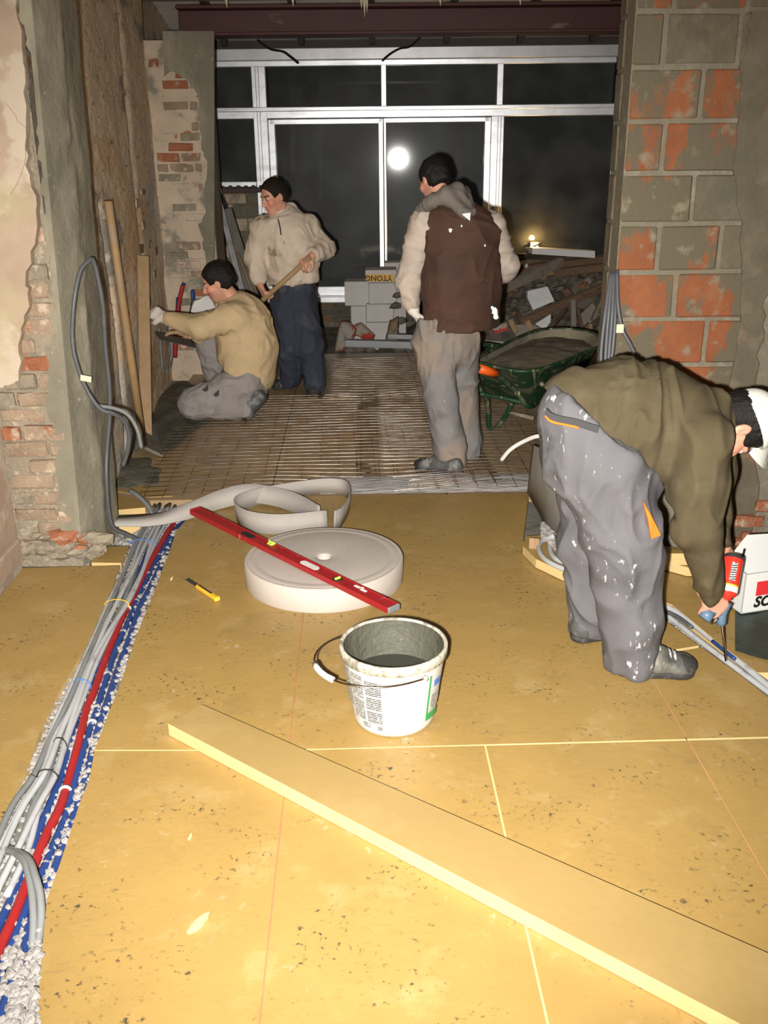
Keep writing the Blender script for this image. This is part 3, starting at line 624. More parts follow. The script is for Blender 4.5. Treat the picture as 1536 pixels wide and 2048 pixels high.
# --- loose insulation strip lying across the boards
ZS = 0.045
tl = [G(336, 1447, ZS), G(404, 1409, ZS), G(1536, 1906, ZS)]; e = nrm(tl[2] - tl[1]); tr = tl[2] + e * 0.5
f0 = G(980, 1785, ZS); e2 = nrm(f0 - tl[0]); fr = tl[0] + e2 * 3.0; pr_ = np.array([e2[1], -e2[0], 0]) * 0.012
m = M(); m.prism([tl[0], tl[1], tr, fr, f0 + pr_ * 0 + e2 * 0.01 - pr_ * -1.0, f0 + pr_], (0, 0, -ZS + 0.002)) if False else m.prism([tl[0], tl[1], tr, fr], (0, 0, -ZS + 0.002))
o = solo('insulation_strip', m, K['stripfoam'], 'long yellow insulation strip lying diagonally across the floor boards in front of the bucket', 'insulation board')
o.data.materials.append(K['foamcut'])
for p in o.data.polygons:
    if abs(p.normal.z) < 0.5: p.material_index = 1
# --- chips of foam
for (x, y, s, lab) in ((397, 1848, 0.05, 'pale curled foam chip on the near board, left of the floor joint'), (380, 1675, 0.012, 'tiny foam crumb on the board beside the cable channel'), (343, 1158, 0.012, 'small foam sliver beside the knife')):
    c = G(x, y, 0.004); a = 0.9; mm = M(); R = rotz(a)
    v = []; n = 8
    top = [c + R @ np.array([s * 0.62 * math.cos(t) * (1 + 0.2 * math.cos(2 * t)), s * 0.24 * math.sin(t), 0.004 + 0.006 * math.cos(t)]) for t in np.linspace(0, 2 * math.pi, 10)[:-1]]
    mm.prism(top, (0, 0, -0.007)); solo('foam_chip', mm, K['foamcut'], lab, 'foam chip')

# --- bucket
bc = G(788, 1432, 0.0); bc = np.array([bc[0], bc[1], 0.0])
RB, RT_, HB = 0.131, 0.166, 0.272
bk = thing('bucket', 'white plastic bucket with grey cement water inside and dirty rim', 'bucket', bc)
m = M(); m.lathe([(0.0, 0.0), (RB - 0.02, 0.0), (RB - 0.004, 0.006), (RB, 0.02), (RB + (RT_ - RB) * 0.45, 0.13), (RT_ - 0.004, HB - 0.032)], bc, 64); part('bucket_wall', m, K['bucket'], bk, smooth=True)
m = M(); m.lathe([(RT_ - 0.004, HB - 0.036), (RT_ + 0.004, HB - 0.032), (RT_ + 0.005, HB - 0.004), (RT_ + 0.002, HB), (RT_ - 0.005, HB), (RT_ - 0.008, HB - 0.006)], bc, 64); part('rim', m, K['bucketrim'], bk, smooth=True)
m = M(); m.lathe([(RT_ - 0.007, HB - 0.004), (RT_ - 0.017, HB - 0.07), (RT_ - 0.0195, HB - 0.074), (RB + 0.003, 0.10), (RB - 0.006, 0.04)], bc, 64); part('inner_wall', m, K['bucketin'], bk, smooth=True)
m = M(); m.lathe([(RB + 0.012, 0.150), (0.0, 0.150)], bc, 48); part('cement_water', m, K['sludge'], bk, smooth=True)
m = M(); m.blob(bc + np.array([0.02, -0.04, 0.152]), 0.012, (1.6, 1, 0.5)); part('floating_lump', m, K['whiteplastic'], bk)
# lowered wire handle around the left side, hinges front-right and back-left
zh = HB - 0.045; a_f = math.radians(-58); a_b = a_f + math.pi
hp = []
for t in np.linspace(0, 1, 29):
    a = a_f - math.pi * t; r = RT_ + 0.012 + 0.082 * math.sin(math.pi * t) ** 1.6; hp.append(bc + np.array([r * math.cos(a), r * math.sin(a), zh + 0.016 * math.sin(math.pi * t)]))
m = M(); m.tube(hp, 0.0028, 6); hd = part('wire_handle', m, K['steelwire'], bk, smooth=True)
m = M(); m.tube(hp[12:17], 0.0095, 10); part('hand_grip', m, K['whiteplastic'], hd, 'white plastic grip', True)
for a in (a_f, a_b):
    m = M(); c = bc + np.array([(RT_ + 0.006) * math.cos(a), (RT_ + 0.006) * math.sin(a), zh]); m.tube([c, c + np.array([math.cos(a), math.sin(a), 0]) * 0.012], 0.008, 10); part('handle_hinge', m, K['bucketrim'], bk, smooth=True)
def rat(z): return RB + (RT_ - 0.004 - RB) * (z / (HB - 0.032)) + 0.003
def decal(name, a0, a1, z0, z1, matl, slope=0.0):
    def fn(u, v):
        z = z0 + v * (z1 - z0); a = np.radians(a0 + (a1 - a0) * u); r = rat(z) + 0.0008
        return np.stack([bc[0] + r * np.cos(a), bc[1] + r * np.sin(a), z], 1)
    m = M(); m.grid(fn, max(2, int(abs(a1 - a0) / 4)), 6); return part(name, m, matl, bk, smooth=True)
def print_mat():
    m = mat('small_print', (0.52, 0.505, 0.46), 0.5, var=0.02); nt = m.node_tree; N = nt.nodes; L = nt.links; b = N['Principled BSDF']
    tc = N.new('ShaderNodeTexCoord'); sp = N.new('ShaderNodeSeparateXYZ'); L.new(tc.outputs['Object'], sp.inputs[0])
    w = N.new('ShaderNodeMath'); w.operation = 'MULTIPLY'; w.inputs[1].default_value = 150; L.new(sp.outputs[2], w.inputs[0])
    fr_ = N.new('ShaderNodeMath'); fr_.operation = 'FRACT'; L.new(w.outputs[0], fr_.inputs[0])
    lt = N.new('ShaderNodeMath'); lt.operation = 'LESS_THAN'; lt.inputs[1].default_value = 0.55; L.new(fr_.outputs[0], lt.inputs[0])
    no = N.new('ShaderNodeTexNoise'); no.inputs['Scale'].default_value = 170; no.inputs['Detail'].default_value = 2; L.new(tc.outputs['Object'], no.inputs['Vector'])
    gt = N.new('ShaderNodeMath'); gt.operation = 'GREATER_THAN'; gt.inputs[1].default_value = 0.40; L.new(no.outputs['Fac'], gt.inputs[0])
    mu = N.new('ShaderNodeMath'); mu.operation = 'MULTIPLY'; L.new(lt.outputs[0], mu.inputs[0]); L.new(gt.outputs[0], mu.inputs[1])
    mx = N.new('ShaderNodeMix'); mx.data_type = 'RGBA'; src = b.inputs['Base Color'].links[0].from_socket; L.new(mu.outputs[0], mx.inputs[0]); L.new(src, mx.inputs[6]); mx.inputs[7].default_value = (0.04, 0.038, 0.035, 1); L.new(mx.outputs[2], b.inputs['Base Color']); return m
K['print'] = print_mat()
for (a0, a1, segs) in ((-146, -128, [(0.058, 0.13), (0.136, 0.196), (0.202, 0.222)]), (-125, -105, [(0.055, 0.10), (0.105, 0.152), (0.157, 0.19), (0.195, 0.214)]), (-165, -149, [(0.09, 0.16), (0.168, 0.226)]), (-133, -122, [(0.034, 0.05)]), (-112, -105, [(0.03, 0.048)])):
    for z0, z1 in segs: decal('printed_text', a0, a1, z0, z1, K['print'])
decal('green_stripe', -47, -44, 0.045, 0.215, K['pgreen']); decal('green_stripe', -44, -20, 0.045, 0.072, K['pgreen']); decal('blue_mark', -38, -24, 0.165, 0.19, K['pblue']); decal('printed_text', -40, -22, 0.085, 0.14, K['print'])

# --- foam roll with loose strip
rc_ = G(648, 1112, 0.105); RR = 0.338; HR = 0.105
rl = thing('foam_strip_roll', 'white foam edge strip wound in a large flat roll with loose end loops', 'foam roll', (rc_[0], rc_[1], 0))
cz = np.array([rc_[0], rc_[1], 0.0])
prof = [(RR - 0.004, 0.0), (RR, 0.006), (RR, HR - 0.006), (RR - 0.004, HR)]
r = RR - 0.004; k = 0
for r_, dz_ in ((RR - .012, 0), (RR - .016, .002), (RR - .02, 0), (RR - .05, .0), (RR - .055, .0012), (RR - .06, 0), (.16, .001), (.10, .0), (.06, .0015), (.04, .003)): prof.append((r_, HR - dz_))
while False:
    r2 = max(r - 0.011, 0.036); prof += [(r - 0.002, HR - 0.0010 - 0.0004 * math.sin(k)), (r2, HR - 0.0003 - 0.0006 * math.sin(k * 0.7))]; r = r2; k += 1
prof += [(0.034, HR - 0.004), (0.030, HR - 0.01), (0.030, 0.0)]
m = M(); m.lathe(prof, cz, 72); part('wound_roll', m, K['foamroll'], rl, smooth=True)
m = M(); m.tube(spline([cz + np.array([(RR + 0.004) * math.cos(a), (RR + 0.004) * math.sin(a), 0.052]) for a in np.linspace(-0.3, 0.95, 8)], 3), 0.001, 4) if False else None
def strip(name, base, lean, wid, th=0.005, mt='foamstrip'):
    b = spline([G(x, y, z) for x, y, z in base], 7); nb = len(b)
    ln = np.array([np.interp(np.linspace(0, 1, nb), np.linspace(0, 1, len(lean)), [l[i] for l in lean]) for i in range(3)]).T
    ln /= np.linalg.norm(ln, axis=1)[:, None]; mm = M(); mm.ribbon(b, b + ln * wid, th); return part(name, mm, K[mt], rl, smooth=True)
strip('loose_strip', [(655, 1060, .003), (560, 1069, .003), (496, 1060, .003), (474, 1036, .003), (500, 1016, .003), (560, 1000, .003), (635, 988, .003), (690, 992, .003), (699, 1018, .003), (684, 1050, .003), (668, 1062, .003)], [(0, .1, 1), (0, .15, 1), (-.1, .1, 1), (0, -.2, 1), (0, -.35, 1), (0, -.2, 1), (.1, 0, 1), (.05, .1, 1)], 0.10)
strip('loose_strip', [(222, 1052, .052), (300, 1052, .03), (372, 1040, .01), (440, 1018, .008), (500, 1006, .02), (556, 1014, .012), (600, 1030, .003), (640, 1052, .003)], [(.1, .9, .12), (.15, .8, .3), (.1, .6, .8), (-.1, .4, 1), (0, .45, 1), (.1, .35, 1), (0, .2, 1)], 0.10)
if False: strip('loose_strip', [(492, 1104, .003), (497, 1080, .003), (530, 1062, .003), (590, 1052, .003), (650, 1048, .003)], [(-.05, 0, 1), (0, 0, 1)], 0.10)

# --- spirit level lying on the roll
zl = 0.137
a_, b_ = G(391, 1017, zl + 0.01), G(786, 1211, zl - 0.006); e = nrm(b_ - a_); side = nrm(np.cross(EZ, e)); upv = np.cross(e, side)
lv = thing('spirit_level', 'long red spirit level resting across the foam roll', 'spirit level', ((a_ + b_) / 2)[:2].tolist() + [0.107])
LN = np.linalg.norm(b_ - a_); RLv = np.stack([side, e, upv], 1); cl = (a_ + b_) / 2
def lp(t, s, h=0): return a_ + e * (LN * t) + side * s + upv * h
m = M(); m.box(cl - upv * 0.013, (0.058, LN, 0.006), RLv, 0.001); m.box(cl - upv * 0.0115 + side * 0.027, (0.007, LN, 0.024), RLv, 0.0015); m.box(cl - upv * 0.0115 - side * 0.027, (0.007, LN, 0.024), RLv, 0.0015); m.box(cl - upv * 0.007, (0.05, LN, 0.007), RLv, 0.001)
part('level_body', m, K['level'], lv)
for t in (-0.003, 1.003):
    m = M(); m.box(lp(t, 0, -0.0115), (0.058, 0.012, 0.026), RLv, 0.004); part('end_cap', m, K['midgrey'] if t > 0.5 else K['level'], lv)
def oval(t, L_, w_, mt, nm, h=-0.002, lab=None):
    mm = M(); top = [lp(t, 0, h) + e * (max(L_ - w_, 0) * (1 if math.cos(q) > 0 else -1) + w_ * math.cos(q)) + side * w_ * math.sin(q) for q in np.linspace(0, 2 * math.pi, 17)[:-1]]
    mm.prism(top, -upv * 0.003); return part(nm, mm, K[mt], lv, lab)
oval(0.315, 0.045, 0.016, 'black', 'grip_slot'); oval(0.635, 0.055, 0.016, 'whiteplastic', 'grip_slot'); oval(0.765, 0.021, 0.021, 'black', 'vial_window')
m = M(); m.box(lp(0.425, 0.018, -0.008), (0.028, 0.03, 0.022), RLv, 0.002); vb = part('vial_block', m, K['vial'], lv, 'lime green bubble vial'); m = M(); m.tube([lp(0.41, 0.02, 0.004), lp(0.44, 0.02, 0.004)], 0.005, 8); part('vial', m, K['vial'], vb)
m = M(); m.tube([lp(0.765, -0.012, 0.0), lp(0.765, 0.012, 0.0)], 0.006, 8); part('vial', m, K['vial'], lv)
for t, s, w in ((0.842, 0.012, 0.03), (0.872, 0.008, 0.03), (0.858, 0.02, 0.012)):
    m = M(); m.box(lp(t, s, 0.0005 - 0.003), (0.012, w, 0.002), RLv); part('printed_mark', m, K['white'], lv)

# --- utility knife
ka, kb = G(374, 1158, 0.012), G(436, 1199, 0.012); e = nrm(kb - ka); sd = nrm(np.cross(EZ, e)); LK = np.linalg.norm(kb - ka); RK = np.stack([sd, e, EZ], 1)
kn = thing('utility_knife', 'yellow utility knife with dark blade on the floor near the cable channel', 'knife', ((ka + kb) / 2)[:2].tolist() + [0])
m = M(); m.box(ka + e * LK * 0.68, (0.024, LK * 0.66, 0.018), RK, 0.005); hb = part('knife_handle', m, K['yellow'], kn)
m = M(); m.box(ka + e * LK * 0.60 + EZ * 0.009, (0.009, LK * 0.42, 0.004), RK, 0.001); part('slider_track', m, K['blade'], hb)
m = M(); m.box(ka + e * LK * 0.97, (0.026, 0.014, 0.02), RK, 0.004); part('end_clip', m, K['yellow'], hb)
m = M(); c = ka + e * LK * 0.18; m.prism([c + e * LK * 0.2 + sd * 0.009 + EZ * 0.004, c + e * LK * 0.2 - sd * 0.009 + EZ * 0.004, c - e * LK * 0.17 - sd * 0.009 + EZ * 0.002, c - e * LK * 0.19 + sd * 0.009 + EZ * 0.002], (0, 0, -0.003)); part('blade', m, K['blade'], kn)

# --- pipes and conduits in the channel
def corr(path, r, n=10, pitch=0.008, amp=0.0012):
    b = spline(path, 5); return b, r
def pipe(name, px_path, z, r, mt, label, cat, grp, zw=0.0, seed=0):
    p = spline([G(x, y, z) for x, y in px_path], 6); ph = seed * 1.7
    p[:, 2] += zw * np.sin(np.arange(len(p)) * 0.21 + ph); mm = M(); mm.tube(p, r, 10)
    return solo(name, mm, K[mt], label, cat, grp, True), p
RED = [(372, 1020), (340, 1058), (323, 1085), (295, 1135), (271, 1184), (246, 1233), (232, 1266), (211, 1318), (191, 1375), (172, 1422), (161, 1471), (145, 1531), (131, 1582), (118, 1620), (93, 1669), (71, 1724), (52, 1773), (30, 1828), (5, 1883), (-20, 1935), (-60, 2020)]
B1 = [(335, 1040), (306, 1085), (287, 1126), (271, 1170), (238, 1236), (205, 1312), (189, 1348), (170, 1389), (153, 1435), (137, 1490), (126, 1545), (101, 1609), (82, 1653), (60, 1708), (33, 1773), (5, 1836), (-30, 1910)]
B2 = [(372, 1035), (340, 1075), (301, 1143), (276, 1195), (254, 1250), (232, 1299), (216, 1348), (202, 1389), (189, 1433), (175, 1476), (159, 1531), (142, 1596), (129, 1637), (109, 1686), (87, 1741), (63, 1795), (38, 1855), (11, 1916), (-15, 1975), (-50, 2060)]
B3 = [(375, 1045), (336, 1096), (317, 1140), (298, 1181), (279, 1217), (265, 1258), (252, 1293), (235, 1342), (219, 1394), (205, 1433), (189, 1485), (176, 1535), (157, 1604), (137, 1664), (115, 1727), (88, 1790), (62, 1842), (46, 1910), (22, 1978), (-5, 2050), (-30, 2110)]
ZP = -0.026
_, pred = pipe('red_pipe', RED, ZP + 0.004, 0.0135, 'redpipe', 'red heating pipe running along the cable channel between blue pipes', 'pipe', None)
pb = []
for i, (pp, lab) in enumerate(((B1, 'blue pipe between the grey conduits and the red pipe'), (B2, 'blue pipe just right of the red pipe in the channel'), (B3, 'outermost blue pipe along the right edge of the channel'))):
    _, q = pipe('blue_pipe', pp, ZP - 0.004, 0.0125 if i == 2 else 0.0115, 'bluepipe', lab, 'pipe', 'blue pipes in the floor channel', 0.003, i); pb.append(q)
Lb = [(310, 1010), (270, 1080), (246, 1140), (219, 1200), (190, 1266), (164, 1326), (134, 1394), (100, 1463), (66, 1545), (18, 1609), (-30, 1691), (-75, 1790)]
Rb = [(350, 1010), (312, 1080), (290, 1135), (262, 1200), (224, 1266), (192, 1326), (166, 1394), (140, 1463), (116, 1545), (88, 1609), (60, 1691), (12, 1790)]
CL_ = ['leftmost pale grey conduit in the floor channel', 'second pale grey conduit from the left in the channel', 'third pale grey conduit from the left in the channel', 'fourth pale grey conduit from the left in the channel', 'fifth pale grey conduit from the left in the channel', 'sixth pale grey conduit from the left in the channel', 'pale grey conduit nearest the red pipe in the channel']
cond = []
NCON = 7
for i in range(NCON):
    pth = []
    for k, (l, r_) in enumerate(zip(Lb, Rb)):
        w = i / (NCON - 1); w = min(max(w + 0.10 * math.sin(k * 1.1 + i * 2.3), 0), 1); pth.append((l[0] + (r_[0] - l[0]) * w, l[1] + (r_[1] - l[1]) * w))
    _, q = pipe('grey_conduit', pth, -0.014 + 0.010 * (i % 2), 0.0093, 'grey' if i not in (1, 4) else 'midgrey', CL_[i], 'conduit', 'conduits in the floor channel', 0.006, i); cond.append(q)
for i, (pp, lab) in enumerate((([(8, 1698, -.02), (41, 1713, .02), (55, 1741, .03), (64, 1787, .02), (67, 1842, .0), (64, 1896, -.03)], 'dark grey conduit stub bending over the red pipe, inner of two'), ([(18, 1696, -.02), (55, 1716, .03), (71, 1754, .04), (81, 1795, .025), (82, 1842, .0), (75, 1900, -.03)], 'dark grey conduit stub bending over the red pipe, outer of two'), ([(260, 982, .07), (276, 992, .06), (296, 1012, .03), (305, 1030, .0)], 'short grey conduit end sticking up beyond the foam strip'))):
    mm = M(); mm.tube(spline([G(*p) for p in pp], 6), 0.0095 if i < 2 else 0.012, 10); solo('conduit_stub', mm, K['midgrey'], lab, 'conduit', 'conduit stubs', True)
# cable ties round the conduit bundle, saddles on pipes
def tie(fr_t, mt, lab, ids=range(NCON)):
    c = [cond[i][int(fr_t * (len(cond[i]) - 1))] for i in ids]; c = np.array(c); a = c[np.argmin(c[:, 0])]; b = c[np.argmax(c[:, 0])]; mid = (a + b) / 2; d = nrm(b - a); w = np.linalg.norm(b - a) / 2 + 0.013
    mm = M(); mm.tube([mid + d * w * math.cos(t) + EZ * (0.004 + 0.026 * math.sin(t)) for t in np.linspace(0, 2 * math.pi, 19)], 0.0022, 5, False); mm.tube([mid - d * w, mid - d * (w + 0.02) + EZ * 0.012], 0.0018, 4)
    solo('cable_tie', mm, K[mt], lab, 'cable tie', 'ties round the conduits', True)
tie(0.12, 'pblue', 'blue tie round the conduits near the brick pier'); tie(0.30, 'pyellow', 'yellow tie round the conduits'); tie(0.52, 'pblue', 'blue tie round the conduits halfway along', range(2, 7)); tie(0.68, 'black', 'black tie round the conduits, further of the two near ones', range(3, 7)); tie(0.755, 'black', 'black tie round the conduits, nearer of the two near ones', range(3, 7))
for (q, t, rr, lab_) in ((pred, 0.235, .017, 'pale clip ring on the red pipe, the farther one'), (pred, 0.60, .017, 'pale clip ring on the red pipe, the nearer one'), (pb[1], 0.44, .0155, 'pale clip ring on the blue pipe right of the red one'), (pb[0], 0.46, .0155, 'pale clip ring on the blue pipe left of the red one')):
    i = int(t * (len(q) - 1)); d = nrm(q[i + 1] - q[i]); mm = M(); mm.tube([q[i] - d * 0.004, q[i] + d * 0.004], rr + 0.003, 12)
    solo('pipe_saddle', mm, K['grey'], lab_, 'pipe clip', 'pipe clips', True)
# granulate filling the channel
m = M(); Lc = [(300, 1010)] + CLf; Rc = [(372, 1010)] + CR + CR2[1:]
def edge_at(E, y):
    xs = np.array([p[0] for p in E]); ys = np.array([p[1] for p in E]); return float(np.interp(y, ys, xs))
ysL = 1000
cnt = 0
while cnt < 3000:
    y = 1020 + (2090 - 1020) * rnd.random() ** 0.9; l, r_ = edge_at(Lc, y), edge_at(Rc, y)
    if y > 1830: l = -60
    u = rnd.random()
    w = u
    if rnd.random() < 0.45: w = rnd.choice([rnd.uniform(0, .16), rnd.uniform(.84, 1.0), rnd.uniform(.6, .72)])
    zz = -0.045 + 0.012 * rnd.random()
    if w < 0.16 or w > 0.9: zz += 0.022 * rnd.random()
    if .52 < w < .95: zz += 0.012 * rnd.random()
    if y > 1900 and w > 0.45: zz += 0.03 * rnd.random()
    c = G(l + (r_ - l) * w, y, zz); m.blob(c, rnd.uniform(0.005, 0.0115), (1.2, 1.2, 0.8)); cnt += 1
for i in range(700):
    c = G(rnd.uniform(205, 380), rnd.uniform(1000, 1090), -0.045); m.blob(c, rnd.uniform(0.008, 0.018), (1.2, 1.2, 0.8))
solo('granulate', m, K['granule'], 'crumbly pale granulate bedding around the pipes in the channel', 'granulate', kind='stuff')
m = M()
for i in range(900):
    if rnd.random() < 0.5:
        k = rnd.random(); y = 1195 + (1400 - 1195) * k; a = np.interp(y, [p[1] for p in TRF], [p[0] for p in TRF]); b = np.interp(y, [p[1] for p in TRN], [p[0] for p in TRN]); x = a + (b - a) * rnd.random(); c = G(x, y, -0.045)
    else:
        x = rnd.uniform(1085, 1125); c = G(x, 1060 + (x - 1085) * .9 + rnd.uniform(-14, 14), 0.05 + 0.03 * rnd.random())
    m.blob(c, rnd.uniform(0.006, 0.013))
solo('granulate', m, K['granule'], 'pale granulate in the narrow trench by the bending worker', 'granulate', kind='stuff')

# --- right-hand trench conduits
for i, (pp, z, r_, mt, lab) in enumerate((
        ([(1310, 1208), (1350, 1222), (1420, 1275), (1480, 1325), (1560, 1390)], -0.012, 0.012, 'grey', 'pale conduit in the narrow trench, wall side'),
        ([(1305, 1216), (1340, 1236), (1410, 1290), (1470, 1335), (1560, 1402)], -0.022, 0.011, 'grey', 'pale conduit in the narrow trench, room side'),
        ([(1318, 1219), (1352, 1232), (1384, 1255)], -0.004, 0.008, 'darkgrey', 'short dark cable lying on the trench conduits'),
        ([(1425, 1282), (1450, 1302), (1470, 1318)], -0.002, 0.007, 'bluepipe', 'short blue cable showing in the trench near the nozzle'))):
    mm = M(); mm.tube(spline([G(x, y, z) for x, y in pp], 6), r_, 8); solo('trench_conduit', mm, K[mt], lab, 'conduit', 'conduits in the narrow trench', True)
for i, pp in enumerate(([(1108, 1072, .10), (1084, 1082, .06), (1078, 1100, .06), (1095, 1122, .06), (1140, 1142, .06), (1190, 1150, .06)], [(1103, 1080, .07), (1100, 1098, .06), (1112, 1118, .06), (1150, 1130, .06), (1200, 1138, .06)])):
    mm = M(); mm.tube(spline([G(*p) for p in pp], 7), 0.0115, 10); solo('bent_conduit', mm, K['grey'], ['pale conduit bending round behind the worker\'s rear foot, outer curve', 'pale conduit bending round behind the worker\'s rear foot, inner curve'][i], 'conduit', 'bent conduits by the pier', True)
mm = M(); mm.tube(spline([P(1003, 920, 4.7), P(1020, 900, 4.66), P(1045, 884, 4.62), P(1078, 872, 4.55), P(1110, 880, 4.5), P(1130, 940, 4.45), P(1130, 1040, 4.4)], 6), 0.011, 10); solo('white_conduit', mm, K['whiteplastic'], 'white conduit end arching out behind the bending worker\'s trousers', 'conduit', smooth=True)
mm = M(); c = G(1068, 1097, 0.045); mm.box((c[0], c[1], 0.07), (0.045, 0.012, 0.05), rotz(-0.3), 0.001); solo('wood_scrap', mm, K['wood'], 'small wood scrap standing on the floor behind the rear foot', 'wood')
# grey foam strip standing against the pier
b = [P(1062, 900, 4.55), P(1075, 960, 4.5), P(1110, 1010, 4.42), P(1160, 1060, 4.3)]
bb = spline([G(1055, 985, .0), G(1080, 1030, .0), G(1100, 1075, .0), G(1150, 1110, .045)], 8); tt = spline([P(1066, 890, bb[0][1] + .03), P(1098, 905, bb[8][1] + .05), P(1140, 940, bb[16][1] + .03), P(1190, 960, bb[-1][1] + .0)], 8)
m = M(); m.ribbon(bb, tt, 0.006); solo('grey_edge_strip', m, K['greystrip'], 'grey foam edge strip standing upright behind the bending worker', 'foam strip', smooth=True)

# --- steel mesh on the rear floor
zm = 0.022
um0, um1 = -1.62, 1.75; vm0, vm1 = touv(G(768, 986))[1], touv(G(700, 718))[1]
def mz(p, s): return zm + 0.010 * fbm(np.array([[p[0], p[1], s]]), 1.6, s, 2)[0]
def sheet(name, u0, u1, v0, v1, du, dv, s, label, yaw=0.0):
    t = thing(name, label, 'steel mesh', uv((u0 + u1) / 2, (v0 + v1) / 2).tolist()[:2] + [0.0], 'reinforcing mesh sheets')
    cu, cv = (u0 + u1) / 2, (v0 + v1) / 2
    def q(u, v, dz):
        a, b = u - cu, v - cv; p = uv(cu + a * math.cos(yaw) - b * math.sin(yaw), cv + a * math.sin(yaw) + b * math.cos(yaw)); return np.array([p[0], p[1], mz(p, s) + dz + 0.02 * max(0, 1 - abs(v - v0) / 0.5) * math.sin(u * 5)])
    u = u0
    while u <= u1 + 1e-6:
        mm = M(); mm.tube([q(u, v, 0) for v in np.linspace(v0 - 0.03, v1 + 0.03, 14)], 0.0018, 4); part('long_wire', mm, K['steelwire'], t, smooth=True); u += du
    v = v0
    while v <= v1 + 1e-6:
        mm = M(); mm.tube([q(x, v, 0.004) for x in np.linspace(u0 - 0.03, u1 + 0.03, 12)], 0.0018, 4); part('cross_wire', mm, K['steelwire'], t, smooth=True); v += dv
sheet('mesh_sheet', -1.55, 0.35, vm0 + 0.02, vm0 + 2.2, 0.105, 0.072, 3, 'steel mesh sheet on the rear floor next to the left wall', 0.02)
sheet('mesh_sheet', -0.35, 1.6, vm0, vm0 + 2.25, 0.105, 0.072, 5, 'steel mesh sheet on the floor under the worker in the vest', -0.012)
sheet('mesh_sheet', -0.75, 1.7, vm0 + 2.1, vm1 - 0.05, 0.105, 0.075, 8, 'steel mesh sheet at the far end of the floor before the rubble', 0.0)
# folded silver film along the mesh edge
def film(u, v):
    x = 640 + u * 425; y = 985 - 36 * v + (u - 0.5) * -6; p = np.array([G(a, b, 0.006) for a, b in zip(x, y)]); q = p.copy(); q[:, 2] = 0
    p[:, 2] = 0.004 + 0.022 * np.sin(v * math.pi) * (0.7 + 0.5 * fbm(q * np.array([3, 14, 1]), 1.0, 4, 3)); return p
m = M(); m.grid(film, 70, 12); solo('silver_film', m, K['foil'], 'crumpled silver plastic film under the front edge of the mesh', 'plastic film', smooth=True)
# --- mortar heaps
def heap(name, cx, cy, a, b, ang, h, label, seed, base=0.0, flat=0.0):
    c = G(cx, cy, base); R = rotz(ang)
    def fn(u, v):
        r = u; t = v * 2 * math.pi; rr = r * (1 + 0.16 * np.sin(3 * t + seed) + 0.1 * np.sin(7 * t + 2 * seed))
        l = np.stack([a * rr * np.cos(t), b * rr * np.sin(t), np.zeros_like(r)], 1) @ R.T + np.array([c[0], c[1], base])
        hh = np.clip(1 - r ** 1.6, 0, 1); l[:, 2] = base + h * hh * (0.85 + 0.5 * fbm(l, 9, seed, 3)) - 0.006 * (r > 0.97); return l
    m = M(); m.grid(fn, 22, 60); return solo(name, m, K['mortarwet'], label, 'mortar', smooth=True)
heap('mortar_heap', 262, 948, 0.17, 0.30, 0.10, 0.03, 'dark wet mortar heap on the mesh beside the left pier', 3)
heap('mortar_heap', 372, 812, 0.28, 0.95, 0.06, 0.05, 'spread wet mortar along the left wall around the kneeling worker', 6)
def onwall(px, py, off=.03):
    d = ray(px, py); q = A0 + en * off; return CAM + d * (np.dot(q - CAM, en) / np.dot(d, en))
def tofloor(a, b, z=.03): return a + (b - a) * ((a[2] - z) / (a[2] - b[2]))
# --- left wall leaning things
def leanpole(name, p0, p1, r, mt, label, cat, n=10):
    mm = M(); mm.tube([p0, (p0 * 2 + p1) / 3, (p0 + 2 * p1) / 3, p1], r, n); return solo(name, mm, K[mt], label, cat, smooth=True)
leanpole('wooden_pole', tofloor(onwall(216, 402, .05), onwall(270, 772, .05)), onwall(216, 402, .05), 0.024, 'woodpole', 'round wooden pole leaning on the stripped left wall', 'pole')
m = M(); m.beam(tofloor(onwall(286, 512, .06), onwall(291, 812, .06)), onwall(286, 512, .06), 0.075, 0.022, up=(0.35, -1, 0.1)); solo('batten', m, K['wood'], 'flat wooden batten held upright against the left wall', 'batten')
m = M(); m.beam(G(292, 845, .05), G(308, 905, .03), 0.02, 0.12, up=(-1, 0, 0.6)); solo('formwork_board', m, K['greyboard'], 'dark board lying along the foot of the left wall', 'board')
# conduit loop on the left pier
Y0 = 3.93
def ppath(l, Ys): return spline([P(x, y, Yv) for (x, y), Yv in zip(l, np.interp(np.linspace(0, 1, len(l)), np.linspace(0, 1, len(Ys)), Ys))], 6)
l1 = [(184, 516), (161, 542), (148, 606), (145, 680), (155, 732), (174, 780), (200, 817), (226, 827), (248, 842), (258, 871), (255, 903), (246, 932)]
l2 = [(184, 516), (193, 542), (206, 613), (211, 693), (219, 774), (219, 838), (214, 903), (213, 951), (217, 1016), (226, 1054), (251, 1068), (275, 1078)]
l3 = [(196, 812), (226, 816), (255, 829), (274, 858), (283, 896)]
m = M(); m.tube(ppath(l1, [4.02, 3.93, 3.93, 3.95, 4.05, 4.1]), 0.0095, 10); solo('conduit_loop', m, K['darkgrey'], 'grey conduit looping down the left pier with a tape tag', 'conduit', 'conduits on the left pier', True)
m = M(); m.tube(ppath(l2, [4.02, 4.05, 4.12, 4.15, 4.1, 4.13, 4.2]), 0.0095, 10); solo('conduit_drop', m, K['darkgrey'], 'dark conduit running down the edge of the left pier to the floor', 'conduit', 'conduits on the left pier', True)
m = M(); m.tube(ppath(l3, [3.97, 4.05, 4.12]), 0.0085, 10); solo('conduit_end', m, K['midgrey'], 'pale curved conduit end beside the left pier, the outer one', 'conduit', 'conduits on the left pier', True)
